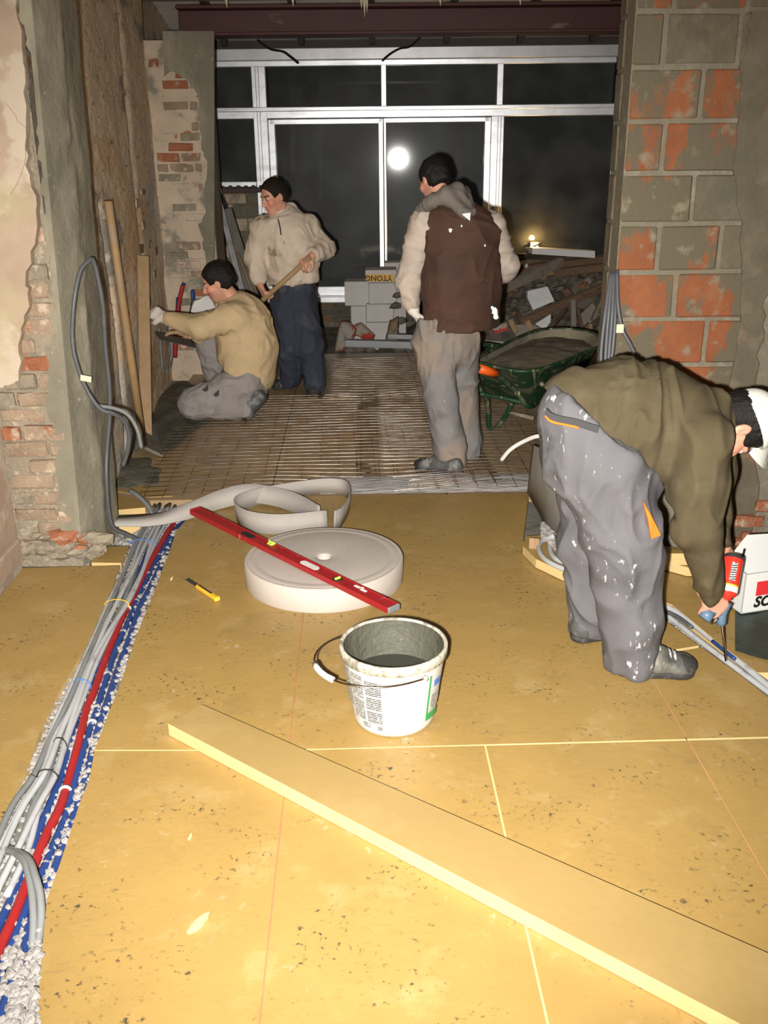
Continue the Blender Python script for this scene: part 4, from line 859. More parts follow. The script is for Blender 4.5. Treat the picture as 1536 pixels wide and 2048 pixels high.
m = M(); c = P(172, 757, 3.915); m.box(c, (0.045, 0.004, 0.024), rotz(0) @ np.array([[.98, 0, .2], [0, 1, 0], [-.2, 0, .98]]), 0.0); solo('tape_tag', m, K['tape'], 'scrap of yellowish tape on the conduit loop', 'tape')
# conduits on the right pier
for i, (pp, lab) in enumerate((([(1222, 545), (1211, 624), (1203, 694), (1202, 740), (1204, 860)], 'leftmost grey conduit hanging on the block pier'), ([(1225, 545), (1218, 620), (1212, 694), (1211, 740), (1212, 860)], 'second grey conduit hanging on the block pier'), ([(1228, 545), (1225, 620), (1219, 694), (1217, 740), (1219, 860)], 'third grey conduit hanging on the block pier'), ([(1228, 545), (1230, 636), (1226, 694), (1222, 740), (1226, 860)], 'fourth grey conduit hanging on the block pier'), ([(1234, 540), (1236, 610), (1245, 659), (1262, 692), (1271, 725), (1275, 860)], 'grey conduit curving away from the bundle on the block pier'))):
    m = M(); m.tube(ppath(pp, [4.06, 4.0, 3.98, 3.97, 4.0]), 0.0085, 8); solo('hanging_conduit', m, K['darkgrey'], lab, 'conduit', 'conduits on the block pier', True)
m = M(); c = P(1240, 657, 3.96); m.box(c, (0.03, 0.004, 0.035), None, 0); solo('tape_tag', m, K['tape'], 'scrap of pale tape on the conduits of the block pier', 'tape')

# --- foam can carrier box, tarp
bY = 3.30
ctr = G(1500, 1228, 0.0)
zbx = 0.012
f_l = G(1482, 1228, zbx)           # front-left bottom corner
bx = thing('carrier_box', 'white cardboard carrier with red square and black lettering at the wall', 'carrier box', (f_l[0] + .12, f_l[1] + .1, zbx))
ex_ = nrm(np.array([1.0, 0.28, 0])); ey_ = np.array([-ex_[1], ex_[0], 0]); hB = P(1482, 1150, f_l[1])[2] - zbx; wB, dB = 0.36, 0.20
def bq(u, v, z): return f_l + ex_ * u + ey_ * v + EZ * z
def panel(nm, poly, n_, lab=None): mm = M(); mm.prism(poly, np.asarray(n_) * 0.004); return part(nm, mm, K['card'], bx, lab)
panel('front_panel', [bq(0, 0, 0), bq(wB, 0, 0), bq(wB, 0, hB), bq(0, 0, hB)], ey_); panel('side_panel', [bq(0, 0, 0), bq(0, dB, 0), bq(0, dB, hB + .03), bq(0, 0, hB)], ex_); panel('back_panel', [bq(0, dB, 0), bq(wB, dB, 0), bq(wB, dB, hB), bq(0, dB, hB)], -ey_); panel('bottom_panel', [bq(0, 0, 0), bq(wB, 0, 0), bq(wB, dB, 0), bq(0, dB, 0)], EZ)
panel('side_panel', [bq(wB, 0, 0), bq(wB, dB, 0), bq(wB, dB, hB), bq(wB, 0, hB)], -ex_)
hd_ = panel('handle_panel', [bq(0.005, dB * .5, 0), bq(wB, dB * .5, 0), bq(wB, dB * .5, hB + .10), bq(0.06, dB * .5, hB + .12), bq(0.005, dB * .5, hB + .05)], ey_, 'raised middle panel with hand slot')
mm = M(); c = bq(0.045, dB * .5 - .003, hB + .03); mm.beam(c - EZ * .03, c + EZ * .035 + ex_ * .008, .012, .004, up=ey_); part('hand_slot', mm, K['ink'], hd_)
mm = M(); mm.prism([bq(.055, -.001, hB * .42), bq(.2, -.001, hB * .42), bq(.2, -.001, hB * .78), bq(.055, -.001, hB * .78)], ey_ * .001); part('red_square', mm, K['red'], bx)
text_part('SO', 0.062, bq(.09, -.0015, hB * .25), ex_, EZ, K['ink'], bx, shear=0.2, bold=0.0025)
def tarpf(u, v):
    x = 1470 + u * 150; y = 1205 + v * 110 + (u - .3) * 40; p = np.array([G(a, b, 0.006) for a, b in zip(x, y)]); p[:, 2] = 0.003 + 0.006 * (1 + fbm(p, 9, 5, 3)); return p
m = M(); m.grid(tarpf, 24, 20); solo('dark_sheet', m, K['tarp'], 'dark green plastic sheet under the white carrier', 'sheet', smooth=True)

# --- things at the back: blocks, sacks, profiles
def wblock(x0, x1, y0, y1, Y, d, label, mt='whiteblock', yaw=0.0, name='white_block'):
    a, b = P(x0, y1, Y), P(x1, y0, Y); m = M(); m.box(((a[0] + b[0]) / 2, Y + d / 2, (a[2] + b[2]) / 2), (abs(b[0] - a[0]), d, abs(b[2] - a[2])), rotz(yaw), 0.006, 0.001)
    return solo(name, m, K[mt], label, 'building block', 'white blocks stacked at the sliding door')
YK = 9.55
wblock(733, 787, 645, 698, YK, 0.3, 'white building block at the bottom of the stack'); wblock(733, 787, 608.5, 644.5, YK, 0.3, 'white building block second from the bottom of the stack'); wblock(738, 793, 566, 608, YK, 0.3, 'white building block under the yellow printed one')
wblock(690, 737, 563, 612, YK + .12, 0.26, 'wide white block on the left of the stack'); wblock(703, 732, 612.5, 690, YK + .12, 0.26, 'narrow white block below the wide left one')
wblock(770, 812, 525, 700, YK + 0.42, 0.2, 'white block behind the worker\'s elbow')
a, b = P(731, 565.5, YK - .01), P(793, 546, YK - .01)
yb = thing('labelled_block', 'white block with upside-down yellow printed band on top of the stack', 'building block', ((a[0] + b[0]) / 2, YK + .13, a[2]))
m = M(); m.box(((a[0] + b[0]) / 2, YK + .14, (a[2] + b[2]) / 2 + .015), (b[0] - a[0], .30, b[2] - a[2] + .03), None, .005); part('block_body', m, K['whiteblock'], yb)
m = M(); m.prism([P(731, 563, YK - .013), P(787, 563, YK - .013), P(787, 549, YK - .013), P(731, 549, YK - .013)], (0, .002, 0)); part('yellow_band', m, K['pyellow'], yb)
text_part('YTONG', 0.075, P(757, 556, YK - .016), -EX, -EZ, K['ink'], yb, bold=0.002)
# sacks
def sack(name, px_poly, Y, th, mt, label, lean=0.0):
    poly = np.array([P(x, y, Y) for x, y in px_poly]); c = poly.mean(0)
    rings = []; v = []; n = 28
    per = np.concatenate([poly, poly[:1]]); seg = np.linalg.norm(np.diff(per, axis=0), axis=1); s = np.concatenate([[0], np.cumsum(seg)]); tt_ = np.linspace(0, s[-1], n + 1)[:-1]
    loop = np.stack([np.interp(tt_, s, per[:, i]) for i in range(3)], 1)
    for f_, o_ in ((0.02, -.5), (.55, -.48), (.85, -.36), (1.0, 0), (.85, .36), (.4, .5)):
        q = c + (loop - c) * f_; q[:, 1] += o_ * th + lean * (q[:, 2] - c[2]); v.append(q + nrs.uniform(-.004, .004, q.shape))
    f = []
    for i in range(5):
        for k in range(n): f.append((i * n + k, i * n + (k + 1) % n, (i + 1) * n + (k + 1) % n, (i + 1) * n + k))
    f.append(tuple(range(n - 1, -1, -1))); f.append(tuple(5 * n + k for k in range(n)))
    mm = M(); mm.add(np.concatenate(v), f); return solo(name, mm, K[mt], label, 'sack', 'paper sacks at the back', True)
sack('paper_sack', [(668, 706), (676, 655), (682, 640), (700, 645), (713, 656), (711, 672), (696, 690), (692, 706)], 9.2, .14, 'bag', 'red and white paper sack slumped on its side, the left one')
sack('paper_sack', [(702, 664), (711, 648), (722, 644), (751, 670), (746, 680), (728, 680)], 9.3, .14, 'bag', 'red and white paper sack slumped against the white blocks')
sack('brown_sack', [(768, 690), (780, 640), (797, 632), (797, 690)], 9.15, .14, 'brownbag', 'brown paper sack beside the white block stack')
m = M(); m.beam(P(690, 686, 8.98), P(832, 690, 8.98), .06, .07, bev=.004); solo('aluminium_profile', m, K['alu_dull'], 'aluminium profile lying in front of the white blocks', 'profile')
m = M(); m.beam(P(775, 672, 9.1), P(832, 674, 9.1), .05, .05, bev=.004); solo('aluminium_profile', m, K['alu_dull'], 'short aluminium profile beside the brown sack', 'profile')
m = M(); m.beam(P(752, 698, 9.0), P(756, 690, 9.0), .04, .04); solo('white_spacer', m, K['whiteblock'], 'small white support under the lying aluminium profile', 'spacer')
LR_ = ['dark lump of rubble under the left red sack', 'dark lump of rubble under the middle of the profile', 'dark lump of rubble left of the white spacer', 'dark lump of rubble right of the brown sack', 'dark lump of rubble at the end of the profile', 'dark lump beside the middle of the white stack', 'dark lump beside the top of the white stack', 'dark lump behind the gloved hand']
for i, (x, y, s) in enumerate(((700, 701, .06), (720, 700, .05), (740, 700, .05), (800, 700, .06), (820, 700, .05), (790, 612, .045), (795, 590, .04), (802, 640, .05))):
    Yd = 9.05 if i < 5 else 9.4; m = M(); m.blob(P(x, y, Yd), s, (1.3, 1, .8)); solo('rubble_lump', m, K['debris'], LR_[i], 'rubble', 'rubble lumps at the white blocks')
# things leaning in the far left corner
m = M(); m.beam(P(512, 690, 8.55), P(436, 394, 8.95), .05, .02, up=(0.8, -1, 0)); solo('straightedge', m, K['alu'], 'long bright aluminium straightedge leaning in the left corner', 'straightedge')
m = M(); m.prism([P(445, 420, 9.3), P(462, 415, 9.3), P(548, 690, 9.0), P(485, 690, 9.0)], (0, .03, 0)); solo('leaning_sheet', m, K['greyboard'], 'grey sheet leaning behind the aluminium straightedge', 'sheet')
m = M(); m.beam(P(434, 372, 9.9), P(540, 660, 9.4), .05, .07, up=(0, -1, 0)); m.beam(P(434, 372, 9.9), P(432, 330, 10.0), .04, .04, up=(0, -1, 0)); solo('dark_post', m, K['black'], 'dark crooked post leaning at the left end of the window', 'post')
leanpole('wooden_stick', P(545, 690, 8.9), P(475, 505, 9.1), .014, 'wood', 'thin wooden stick leaning beside the straightedge', 'stick', 8)
# pipes at the left wall behind the kneeling worker
for i, (pp, mt, r_, lab) in enumerate((([(366, 570), (359, 600), (354, 640), (351, 690), (350, 715)], 'redpipe', .018, 'red pipe rising from the floor at the rear pier'), ([(368, 566), (361, 590), (357, 625)], 'bluepipe', .016, 'blue pipe behind the red one at the rear pier'), ([(356, 595), (354, 640)], 'bluepipe', .016, 'short blue pipe left of the red one at the rear pier'))):
    m = M(); m.tube(spline([P(x, y, 7.75 + .03 * i) for x, y in pp], 5), r_, 10); solo('riser_pipe', m, K[mt], lab, 'pipe', 'pipes rising at the rear pier', True)
sk = thing('cable_socket', 'blue cable plug hanging on a thin cable at the rear pier', 'cable plug', P(380, 640, 7.85))
m = M(); c = P(386, 590, 7.84); m.box(c, (.035, .03, .09), None, .01); part('plug', m, K['bluepipe'], sk)
m = M(); m.tube(spline([c, P(383, 608, 7.85), P(380, 625, 7.85), P(381, 640, 7.85)], 5), .006, 6); part('cord', m, K['black'], sk, smooth=True)
def patch(u, v):
    t = v * 2 * math.pi; x = 408 + u * 30 * np.cos(t) * (1 + .12 * np.sin(3 * t)); y = 634 + u * 40 * np.sin(t) * (1 + .1 * np.cos(5 * t)); return np.array([P(a, b, 7.872) for a, b in zip(x, y)])
m = M(); m.grid(patch, 4, 40); part('white_plaster_patch', m, K['whiteplastic'], rp)
for i, (pp) in enumerate(([(318, 655), (322, 700), (325, 740)], [(330, 660), (340, 700), (333, 745)], [(342, 665), (345, 710), (340, 740)])):
    m = M(); m.tube(spline([onwall(x, y, .03) for x, y in pp], 5), .007, 6); solo('wall_cable', m, K['midgrey'], ['thin grey cable by the wall left of the red riser, first of three', 'thin grey cable by the wall left of the red riser, middle of three', 'thin grey cable by the wall left of the red riser, last of three'][i], 'cable', 'thin cables on the left wall', True)

# --- rubble pile on the right
def mound(u, v):
    x = 0.25 + u * 2.4; y = 8.95 + v * 1.45; p = np.stack([x, y, np.zeros_like(x)], 1)
    h = 0.70 * np.clip((x - 0.25) / 0.8, 0, 1) ** 1.2 * np.clip(v * 1.25 + .12, 0, 1); p[:, 2] = -0.06 + h * (0.85 + .4 * fbm(p, 4, 7, 3)); return p
m = M(); m.grid(mound, 60, 36); solo('rubble_heap', m, K['debris'], 'dark heap of demolition rubble under the planks at the right of the doors', 'rubble', kind='stuff')
PK = [((955, 600), 9.2, (1125, 523), 9.7, .10, .05, 'greywood', 'grey plank slanting up beside the vest worker'),
      ((985, 548), 9.9, (1215, 520), 10.0, .10, .06, 'oldwood', 'dark beam lying across the top of the rubble'),
      ((1040, 645), 9.0, (1214, 570), 9.3, .07, .05, 'oldwood', 'long brown beam slanting across the rubble front'),
      ((1110, 545), 9.8, (1225, 532), 9.6, .07, .06, 'oldwood', 'brown beam end near the block pier on the rubble'),
      ((1100, 660), 8.9, (1135, 615), 9.3, .05, .03, 'oldwood', 'short dark stick standing in the rubble'),
      ((1146, 600), 9.1, (1147, 660), 8.95, .035, .05, 'greywood', 'short pale post standing in front of the brown beam'),
      ((1185, 640), 9.0, (1212, 580), 9.2, .06, .03, 'greywood', 'grey slat beside the conduits in the rubble'),
      ((1155, 620), 9.2, (1165, 665), 9.0, .04, .03, 'oldwood', 'thin dark slat leaning right of the pale post'),
      ((1200, 640), 9.15, (1225, 590), 9.3, .05, .04, 'oldwood', 'thin brown slat at the far right of the rubble'),
      ((1020, 640), 8.95, (1032, 665), 8.9, .03, .05, 'wood', 'yellow wood end sticking out, left of the wheelbarrow tray'),
      ((1054, 642), 8.9, (1070, 668), 8.85, .03, .05, 'wood', 'yellow wood end leaning on the wheelbarrow tray'),
      ((1181, 648), 8.9, (1180, 668), 8.85, .03, .04, 'wood', 'yellow wood end at the right side of the wheelbarrow tray'),
      ((990, 510), 10.0, (1130, 515), 10.1, .05, .05, 'rust', 'dark bar under the white panel on the rubble'),
      ((1030, 520), 9.9, (1100, 505), 10.0, .03, .03, 'rust', 'thin dark rod at the top of the rubble')]
for (a, Ya, b, Yb, w, t, mt, lab) in PK:
    m = M(); m.beam(P(*a, Ya), P(*b, Yb), t, w, up=(0, -.3, 1) if abs(a[0] - b[0]) > 30 else (0, -1, 0), bev=.004, jit=.003); solo('plank', m, K[mt], lab, 'plank', 'planks on the rubble heap')
def slabp(poly, Y, th, mt, label, cat='panel', name='panel', lean=.25):
    c0 = P(*poly[0], Y); pts_ = []
    for x, y in poly:
        q = P(x, y, Y); pts_.append(P(x, y, Y + (q[2] - c0[2]) * lean))
    m = M(); m.prism(pts_, (0, th, -.01)); return solo(name, m, K[mt], label, cat, 'pieces on the rubble heap')
slabp([(1064, 508), (1190, 516), (1190, 502), (1065, 496)], 9.95, .25, 'white', 'long white panel on top of the rubble')
slabp([(1066, 620), (1109, 602), (1095, 573), (1055, 582), (1055, 596)], 9.15, .12, 'whitefoam', 'white foam block lying on the rubble')
slabp([(1070, 648), (1090, 660), (1101, 644), (1102, 628)], 8.95, .08, 'whitefoam', 'white foam piece under the long brown beam')
slabp([(1020, 650), (1032, 674), (1090, 660), (1064, 648)], 8.95, .10, 'greywood', 'pale grey board edge behind the wheelbarrow')
slabp([(1150, 640), (1170, 655), (1200, 630), (1185, 605)], 9.25, .06, 'greywood', 'tilted grey tile at the right of the rubble')
slabp([(980, 650), (990, 668), (1018, 660), (1012, 646)], 8.95, .10, 'bag', 'crumpled red and grey sack scrap by the vest worker')
slabp([(950, 678), (1010, 684), (1010, 694), (950, 688)], 8.9, .05, 'alu_dull', 'flat metal profile behind the wheelbarrow handle')
for i, (x, y) in enumerate(((1031, 530), (1051, 531))):
    m = M(); m.box(P(x, y, 9.85), (.05 - .02 * i, .05, .035), rotz(.3), .004); solo('white_scrap', m, K['white'], ['white scrap glinting by the vest worker\'s right elbow', 'smaller white scrap right of the glinting one'][i], 'scrap')
for i in range(46):
    x, y = rnd.uniform(1010, 1212), rnd.uniform(545, 660); Yd = 9.9 - (y - 540) / 120 * .85; s = rnd.uniform(.02, .055)
    m = M(); c = P(x, y, Yd)
    if rnd.random() < .5: m.blob(c, s, (1.3, 1, .9), .3)
    else: m.box(c, (s * 2.6, s * 1.6, s), np.array(Matrix.Rotation(rnd.uniform(-1, 1), 3, 'Y') @ Matrix.Rotation(rnd.uniform(-1, 1), 3, 'Z')), .003)
    mk_ = rnd.choice(['debris', 'greywood', 'oldwood', 'brickred', 'joint', 'debris']); solo('rubble_piece', m, K[mk_], {'debris': 'small dark broken piece scattered on the rubble heap', 'greywood': 'small grey wood fragment on the rubble heap', 'oldwood': 'small brown wood fragment on the rubble heap', 'brickred': 'small red brick fragment on the rubble heap', 'joint': 'small mortar fragment on the rubble heap'}[mk_], 'rubble', 'broken pieces on the rubble heap')
for i in range(3):
    m = M(); x0 = 1090 + 35 * i; m.tube(spline([P(x0 + 15 * math.cos(t) * 1.6, 575 + i * 18 + 10 * math.sin(t), 9.35) for t in np.linspace(0.3, 4.5, 8)], 4), .008, 6); solo('scrap_cable', m, K['black'], ['coil of dark cable on the rubble, nearest the white foam block', 'coil of dark cable on the rubble, middle one', 'coil of dark cable on the rubble, nearest the block pier'][i], 'cable', 'cable coils on the rubble', True)
# --- work lamp behind the rubble
lpos = P(1069, 490, 10.36)
wl_ = thing('work_lamp', 'small glowing work lamp behind the rubble at the window', 'lamp', lpos)
m = M(); m.box(lpos + np.array([0, .03, 0]), (.11, .04, .07), np.array(Matrix.Rotation(.35, 3, 'X')), .008); part('lamp_housing', m, K['black'], wl_)
m = M(); m.box(lpos + np.array([0, .0, .0]), (.08, .012, .045), None, .004); part('lamp_glass', m, emis('lamp_glow', (1.0, .62, .18), 14), wl_)
m = M(); m.beam(lpos + np.array([-.09, -.05, -.045]), lpos + np.array([.06, -.05, .025]), .02, .02); part('lamp_bracket', m, K['black'], wl_)
la = bpy.data.lights.new('work_lamp_light', 'POINT'); la.energy = 9; la.color = (1, .58, .2); la.shadow_soft_size = .03
lao = bpy.data.objects.new('work_lamp_light', la); COL.objects.link(lao); lao.location = tuple(lpos + np.array([0, -.04, .05])); 

# --- wheelbarrow
wb = thing('wheelbarrow', 'green wheelbarrow full of mortar with orange handle grips', 'wheelbarrow', G(1060, 860, 0))
ZRm = 0.50
rim_px = [(947, 722), (975, 706), (1033, 677), (1075, 662), (1134, 658), (1186, 666), (1200, 680), (1198, 692), (1164, 707), (1117, 726), (1070, 740), (1035, 742), (992, 734)]
rim = np.array([G(x, y, ZRm) for x, y in rim_px]); rimc = spline(np.concatenate([rim, rim[:1]]), 5)[:-1]; cen = rim.mean(0)
bA, bB, bC, bD = G(1066, 806, .19), G(972, 788, .19), G(1085, 742, .19), G(1160, 760, .19)
LI = lambda p, q, t: p * (1 - t) + q * t
bctl = [bB, LI(bB, bC, .2), LI(bB, bC, .45), LI(bB, bC, .65), LI(bB, bC, .85), bC, LI(bC, bD, .5), bD, LI(bD, bA, .3), LI(bD, bA, .55), LI(bD, bA, .8), bA, LI(bA, bB, .5)]
bot = spline(bctl + bctl[:1], 5)[:-1]; botc = bot.mean(0)
nR = len(rimc); levels = []
for t in (0, .25, .6, 1.0):
    q = rimc + (bot - rimc) * t; q[:, 2] = ZRm + (0.19 - ZRm) * t; levels.append(q)
inn = [q + (cen - q) * np.array([.012, .012, 0]) for q in levels]
v = np.concatenate(levels); f = []
for i in range(3):
    for k in range(nR): f.append((i * nR + k, (i + 1) * nR + k, (i + 1) * nR + (k + 1) % nR, i * nR + (k + 1) % nR))
f.append(tuple(3 * nR + k for k in range(nR)))
m = M(); m.add(v, f); part('tray', m, K['green'], wb)
v = np.concatenate([q + nrs.uniform(-.003, .003, q.shape) for q in inn[:3]]); f = []
for i in range(2):
    for k in range(nR): f.append((i * nR + k, i * nR + (k + 1) % nR, (i + 1) * nR + (k + 1) % nR, (i + 1) * nR + k))
m = M(); m.add(v, f); part('crusted_lining', m, K['barrel_crust'], wb, smooth=True)
m = M(); m.tube(np.concatenate([rimc, rimc[:1]]), .011, 8, False); part('rim_tube', m, K['green'], wb, smooth=True)
def fill(u, v):
    idx = (v * nR).astype(int) % nR; q = rimc[idx] + (bot[idx] - rimc[idx]) * .20; c = botc * .35 + cen * .65; p = c + (q - c) * u[:, None]; p[:, 2] = .445 + .035 * (1 - u ** 2) + .02 * fbm(p * np.array([1, 1, 0]), 8, 3, 3); return p
m = M(); m.grid(fill, 16, nR); part('mortar_load', m, K['load'], wb, smooth=True)
gl, gr = P(958, 737, 5.55), P(826, 714, 6.9)
fw = nrm(cen - G(960, 760, ZRm)); 
whl = np.array([1.35, 7.2, 0.17])
def wtube(l, r_, nm, mt='green', n=8): m = M(); m.tube(spline(l, 5), r_, n); return part(nm, m, K[mt], wb, smooth=True)
h1 = P(992, 747, 5.62)
wtube([gl, h1, P(1030, 780, 5.8), P(1066, 812, 5.95), whl + np.array([-.05, -.05, 0])], .017, 'frame_tube')
m = M(); m.tube([gl, gl + (h1 - gl) * .5, h1], .027, 12); part('handle_grip', m, K['orange'], wb, 'bright orange handle grip', True)
m = M(); m.tube([gl - nrm(h1 - gl) * .004, gl], .010, 8); part('grip_end', m, K['black'], wb)
g2 = np.array([P(834, 716, 6.6)[0], 6.6, P(834, 716, 6.6)[2]]); g2b = g2 + np.array([.10, .02, -.005])
wtube([g2, g2b, np.array([.75, 6.85, .42]), whl + np.array([-.05, .08, 0])], .017, 'frame_tube')
m = M(); m.tube([g2, (g2 + g2b) / 2, g2b], .027, 12); part('handle_grip', m, K['orange'], wb, 'bright orange handle grip', True)
wtube([P(953, 770, 5.9), P(970, 792, 5.95), P(976, 820, 6.02), P(978, 853, 6.08), P(985, 861, 6.1), P(1004, 843, 6.14), P(1014, 826, 6.1), P(1024, 806, 6.05)], .017, 'leg')
wtube([P(1016, 824, 6.1), P(1068, 837, 6.0)], .014, 'cross_brace', 'barrel_crust')
wtube([P(960, 788, 5.9), P(1005, 796, 5.95), P(1070, 811, 5.95)], .014, 'tray_support')
lg = np.array([.45, .55, 0]); wtube([P(1024, 806, 6.05) + lg, P(976, 820, 6.02) + lg * 1.0, P(985, 861, 6.1) + lg + np.array([.0, 0, .02]), P(1014, 826, 6.1) + lg], .015, 'leg')
ax = nrm(np.cross(EZ, fw)); Rw = np.stack([fw, EZ, ax], 1)
m = M(); m.lathe([(.10, -.04), (.165, -.045), (.18, -.02), (.18, .02), (.165, .045), (.10, .04), (.10, -.04)], whl + np.array([0, 0, .012]), 28, Rw); part('wheel', m, K['black'], wb, smooth=True)
m = M(); m.lathe([(.02, -.05), (.10, -.02), (.10, .02), (.02, .05)], whl + np.array([0, 0, .012]), 20, Rw); part('wheel_hub', m, K['green'], wb, smooth=True)
m = M(); m.box(P(1083, 768, 5.80), (.022, .03, .022), np.array(Matrix.Rotation(.78, 3, 'Y')), .003); part('bolt', m, K['barrel_crust'], wb)
# ================================================================ PEOPLE (signed-distance bodies, surface nets)
class Sdf:
    def __init__(s, lo, hi, h):
        s.h = h; s.lo = np.asarray(lo, float) - 3 * h; n = np.ceil((np.asarray(hi, float) + 3 * h - s.lo) / h).astype(int) + 1; s.n = n
        s.F = np.full(n, 0.2, np.float32)
    def _win(s, lo, hi, pad):
        a = np.clip(np.floor((np.asarray(lo) - pad - s.lo) / s.h).astype(int), 0, s.n - 1); b = np.clip(np.ceil((np.asarray(hi) + pad - s.lo) / s.h).astype(int) + 1, 1, s.n)
        if np.any(b <= a): return None, None
        g = np.meshgrid(*[s.lo[i] + s.h * np.arange(a[i], b[i]) for i in range(3)], indexing='ij')
        return tuple(slice(a[i], b[i]) for i in range(3)), np.stack(g, -1).astype(np.float32)
    def _mix(s, w, d, k, op):
        f = s.F[w]
        if op == 'u':
            h = np.clip(0.5 + 0.5 * (f - d) / k, 0, 1); s.F[w] = f + (d - f) * h - k * h * (1 - h)
        elif op == 's':
            h = np.clip(0.5 - 0.5 * (f + d) / k, 0, 1); s.F[w] = f + (-d - f) * h + k * h * (1 - h)
    def cone(s, a, b, ra, rb, k=.02, flat=None, op='u'):
        """tapered capsule; flat = (axis, factor<1): squeezed along axis"""
        a = np.asarray(a, float); b = np.asarray(b, float); R = max(ra, rb); w, p = s._win(np.minimum(a, b) - R, np.maximum(a, b) + R, k * 1.2 + .012)
        if w is None: return s
        pa = p - a; ba = b - a
        if flat is not None:
            n = nrm(flat[0]); q = 1 / flat[1] - 1; pa = pa + (pa @ n)[..., None] * n * q; ba = ba + np.dot(ba, n) * n * q
        t = np.clip((pa @ ba) / (np.dot(ba, ba) + 1e-9), 0, 1); d = np.linalg.norm(pa - t[..., None] * ba, axis=-1) - (ra + (rb - ra) * t)
        if flat is not None: d = d * (0.5 + 0.5 * flat[1])
        s._mix(w, d, k, op); return s
    def ell(s, c, r, R=None, k=.02, op='u'):
        c = np.asarray(c, float); r = np.asarray(r, float); m = r.max(); w, p = s._win(c - m, c + m, k * 1.2 + .012)
        if w is None: return s
        q = p - c
        if R is not None: q = q @ np.asarray(R)
        k0 = np.linalg.norm(q / r, axis=-1); k1 = np.linalg.norm(q / (r * r), axis=-1) + 1e-6; s._mix(w, k0 * (k0 - 1) / k1, k, op); return s
    def cut(s, pt, n, k=.006):
        """remove the half space pt + n>0"""
        n = nrm(n); w = tuple(slice(0, x) for x in s.n); g = np.meshgrid(*[s.lo[i] + s.h * np.arange(s.n[i]) for i in range(3)], indexing='ij')
        d = sum((g[i] - pt[i]) * n[i] for i in range(3)); s.F = np.maximum(s.F, d.astype(np.float32)); return s
    def cut_local(s, pt, n, lo, hi):
        w, p = s._win(lo, hi, 0); 
        if w is None: return s
        s.F[w] = np.maximum(s.F[w], (p - pt) @ nrm(n)); return s
    def mesh(s):
        F = s.F; h = s.h; ins = F < 0; nx, ny, nz = F.shape
        cnt = np.zeros((nx - 1, ny - 1, nz - 1), np.int8)
        for a in (0, 1):
            for b in (0, 1):
                for c in (0, 1): cnt += ins[a:nx - 1 + a, b:ny - 1 + b, c:nz - 1 + c]
        cells = np.argwhere((cnt > 0) & (cnt < 8)); idx = -np.ones(cnt.shape, np.int64); idx[tuple(cells.T)] = np.arange(len(cells))
        acc = np.zeros((len(cells), 3)); num = np.zeros(len(cells)); crn = [(a, b, c) for a in (0, 1) for b in (0, 1) for c in (0, 1)]
        vals = {c: F[cells[:, 0] + c[0], cells[:, 1] + c[1], cells[:, 2] + c[2]] for c in crn}
        for c in crn:
            for ax in range(3):
                if c[ax] == 0:
                    e = list(c); e[ax] = 1; e = tuple(e); f0, f1 = vals[c], vals[e]; mk = (f0 < 0) != (f1 < 0)
                    t = np.where(mk, f0 / np.where(mk, f0 - f1, 1), 0); q = np.array(c, float)[None].repeat(len(cells), 0); q[:, ax] = t; acc[mk] += q[mk]; num[mk] += 1
        V = (cells + acc / num[:, None]) * h + s.lo
        faces = []
        for ax in range(3):
            o1, o2 = (ax + 1) % 3, (ax + 2) % 3
            sl0 = [slice(None)] * 3; sl1 = [slice(None)] * 3; sl0[ax] = slice(0, -1); sl1[ax] = slice(1, None)
            a, b = ins[tuple(sl0)], ins[tuple(sl1)]; ed = np.argwhere(a != b)
            ok = (ed[:, o1] > 0) & (ed[:, o2] > 0) & (ed[:, o1] < F.shape[o1] - 1) & (ed[:, o2] < F.shape[o2] - 1); ed = ed[ok]
            flip = a[tuple(ed.T)]; q = []
            for (d1, d2) in ((0, 0), (1, 0), (1, 1), (0, 1)):
                c = ed.copy(); c[:, o1] -= 1 - d1; c[:, o2] -= 1 - d2; q.append(idx[tuple(c.T)])
            q = np.stack(q, 1); q[~flip] = q[~flip][:, ::-1]; faces.append(q)
        return V, np.concatenate(faces)
def vnormals(V, Fq):
    n = np.zeros_like(V); a = V[Fq[:, 2]] - V[Fq[:, 0]]; b = V[Fq[:, 3]] - V[Fq[:, 1]]; fn = np.cross(a, b)
    for k in range(4): np.add.at(n, Fq[:, k], fn)
    return n / (np.linalg.norm(n, axis=1)[:, None] + 1e-12)
def relax(V, Fq, it=1, lam=.5):
    for _ in range(it):
        a = np.zeros_like(V); c = np.zeros(len(V))
        for k in range(4):
            for j in (1, 3): np.add.at(a, Fq[:, k], V[Fq[:, (k + j) % 4]]); np.add.at(c, Fq[:, k], 1)
        V = V + lam * (a / np.maximum(c, 1)[:, None] - V)
    return V
def folds(V, n, amp, sc, seed, stretch=(1, 1, 1)):
    w = V * np.asarray(stretch); q = w + 0.09 * np.stack([vnoise(w, 5, seed + i) for i in range(3)], 1)
    r = 1 - np.abs(vnoise(q, sc, seed + 7)); r2 = 1 - np.abs(vnoise(q, sc * 2.1, seed + 9)); d = (r ** 3 - .35) + .45 * (r2 ** 3 - .35)
    return V + n * (amp * d)[:, None]
def emit(s, name, matl, parent, label=None, fold=None, cols=None, rel=1):
    V, Q = s.mesh(); V = relax(V, Q, rel); 
    if fold: V = folds(V, vnormals(V, Q), *fold); V = relax(V, Q, 1, .4)
    m = M(); m.v = [V]; m.n = len(V); m.f = [tuple(q) for q in Q.tolist()]
    return part(name, m, matl, parent, label, True, cols(V) if cols else None)
SK = np.array([0.60, 0.30, 0.20])
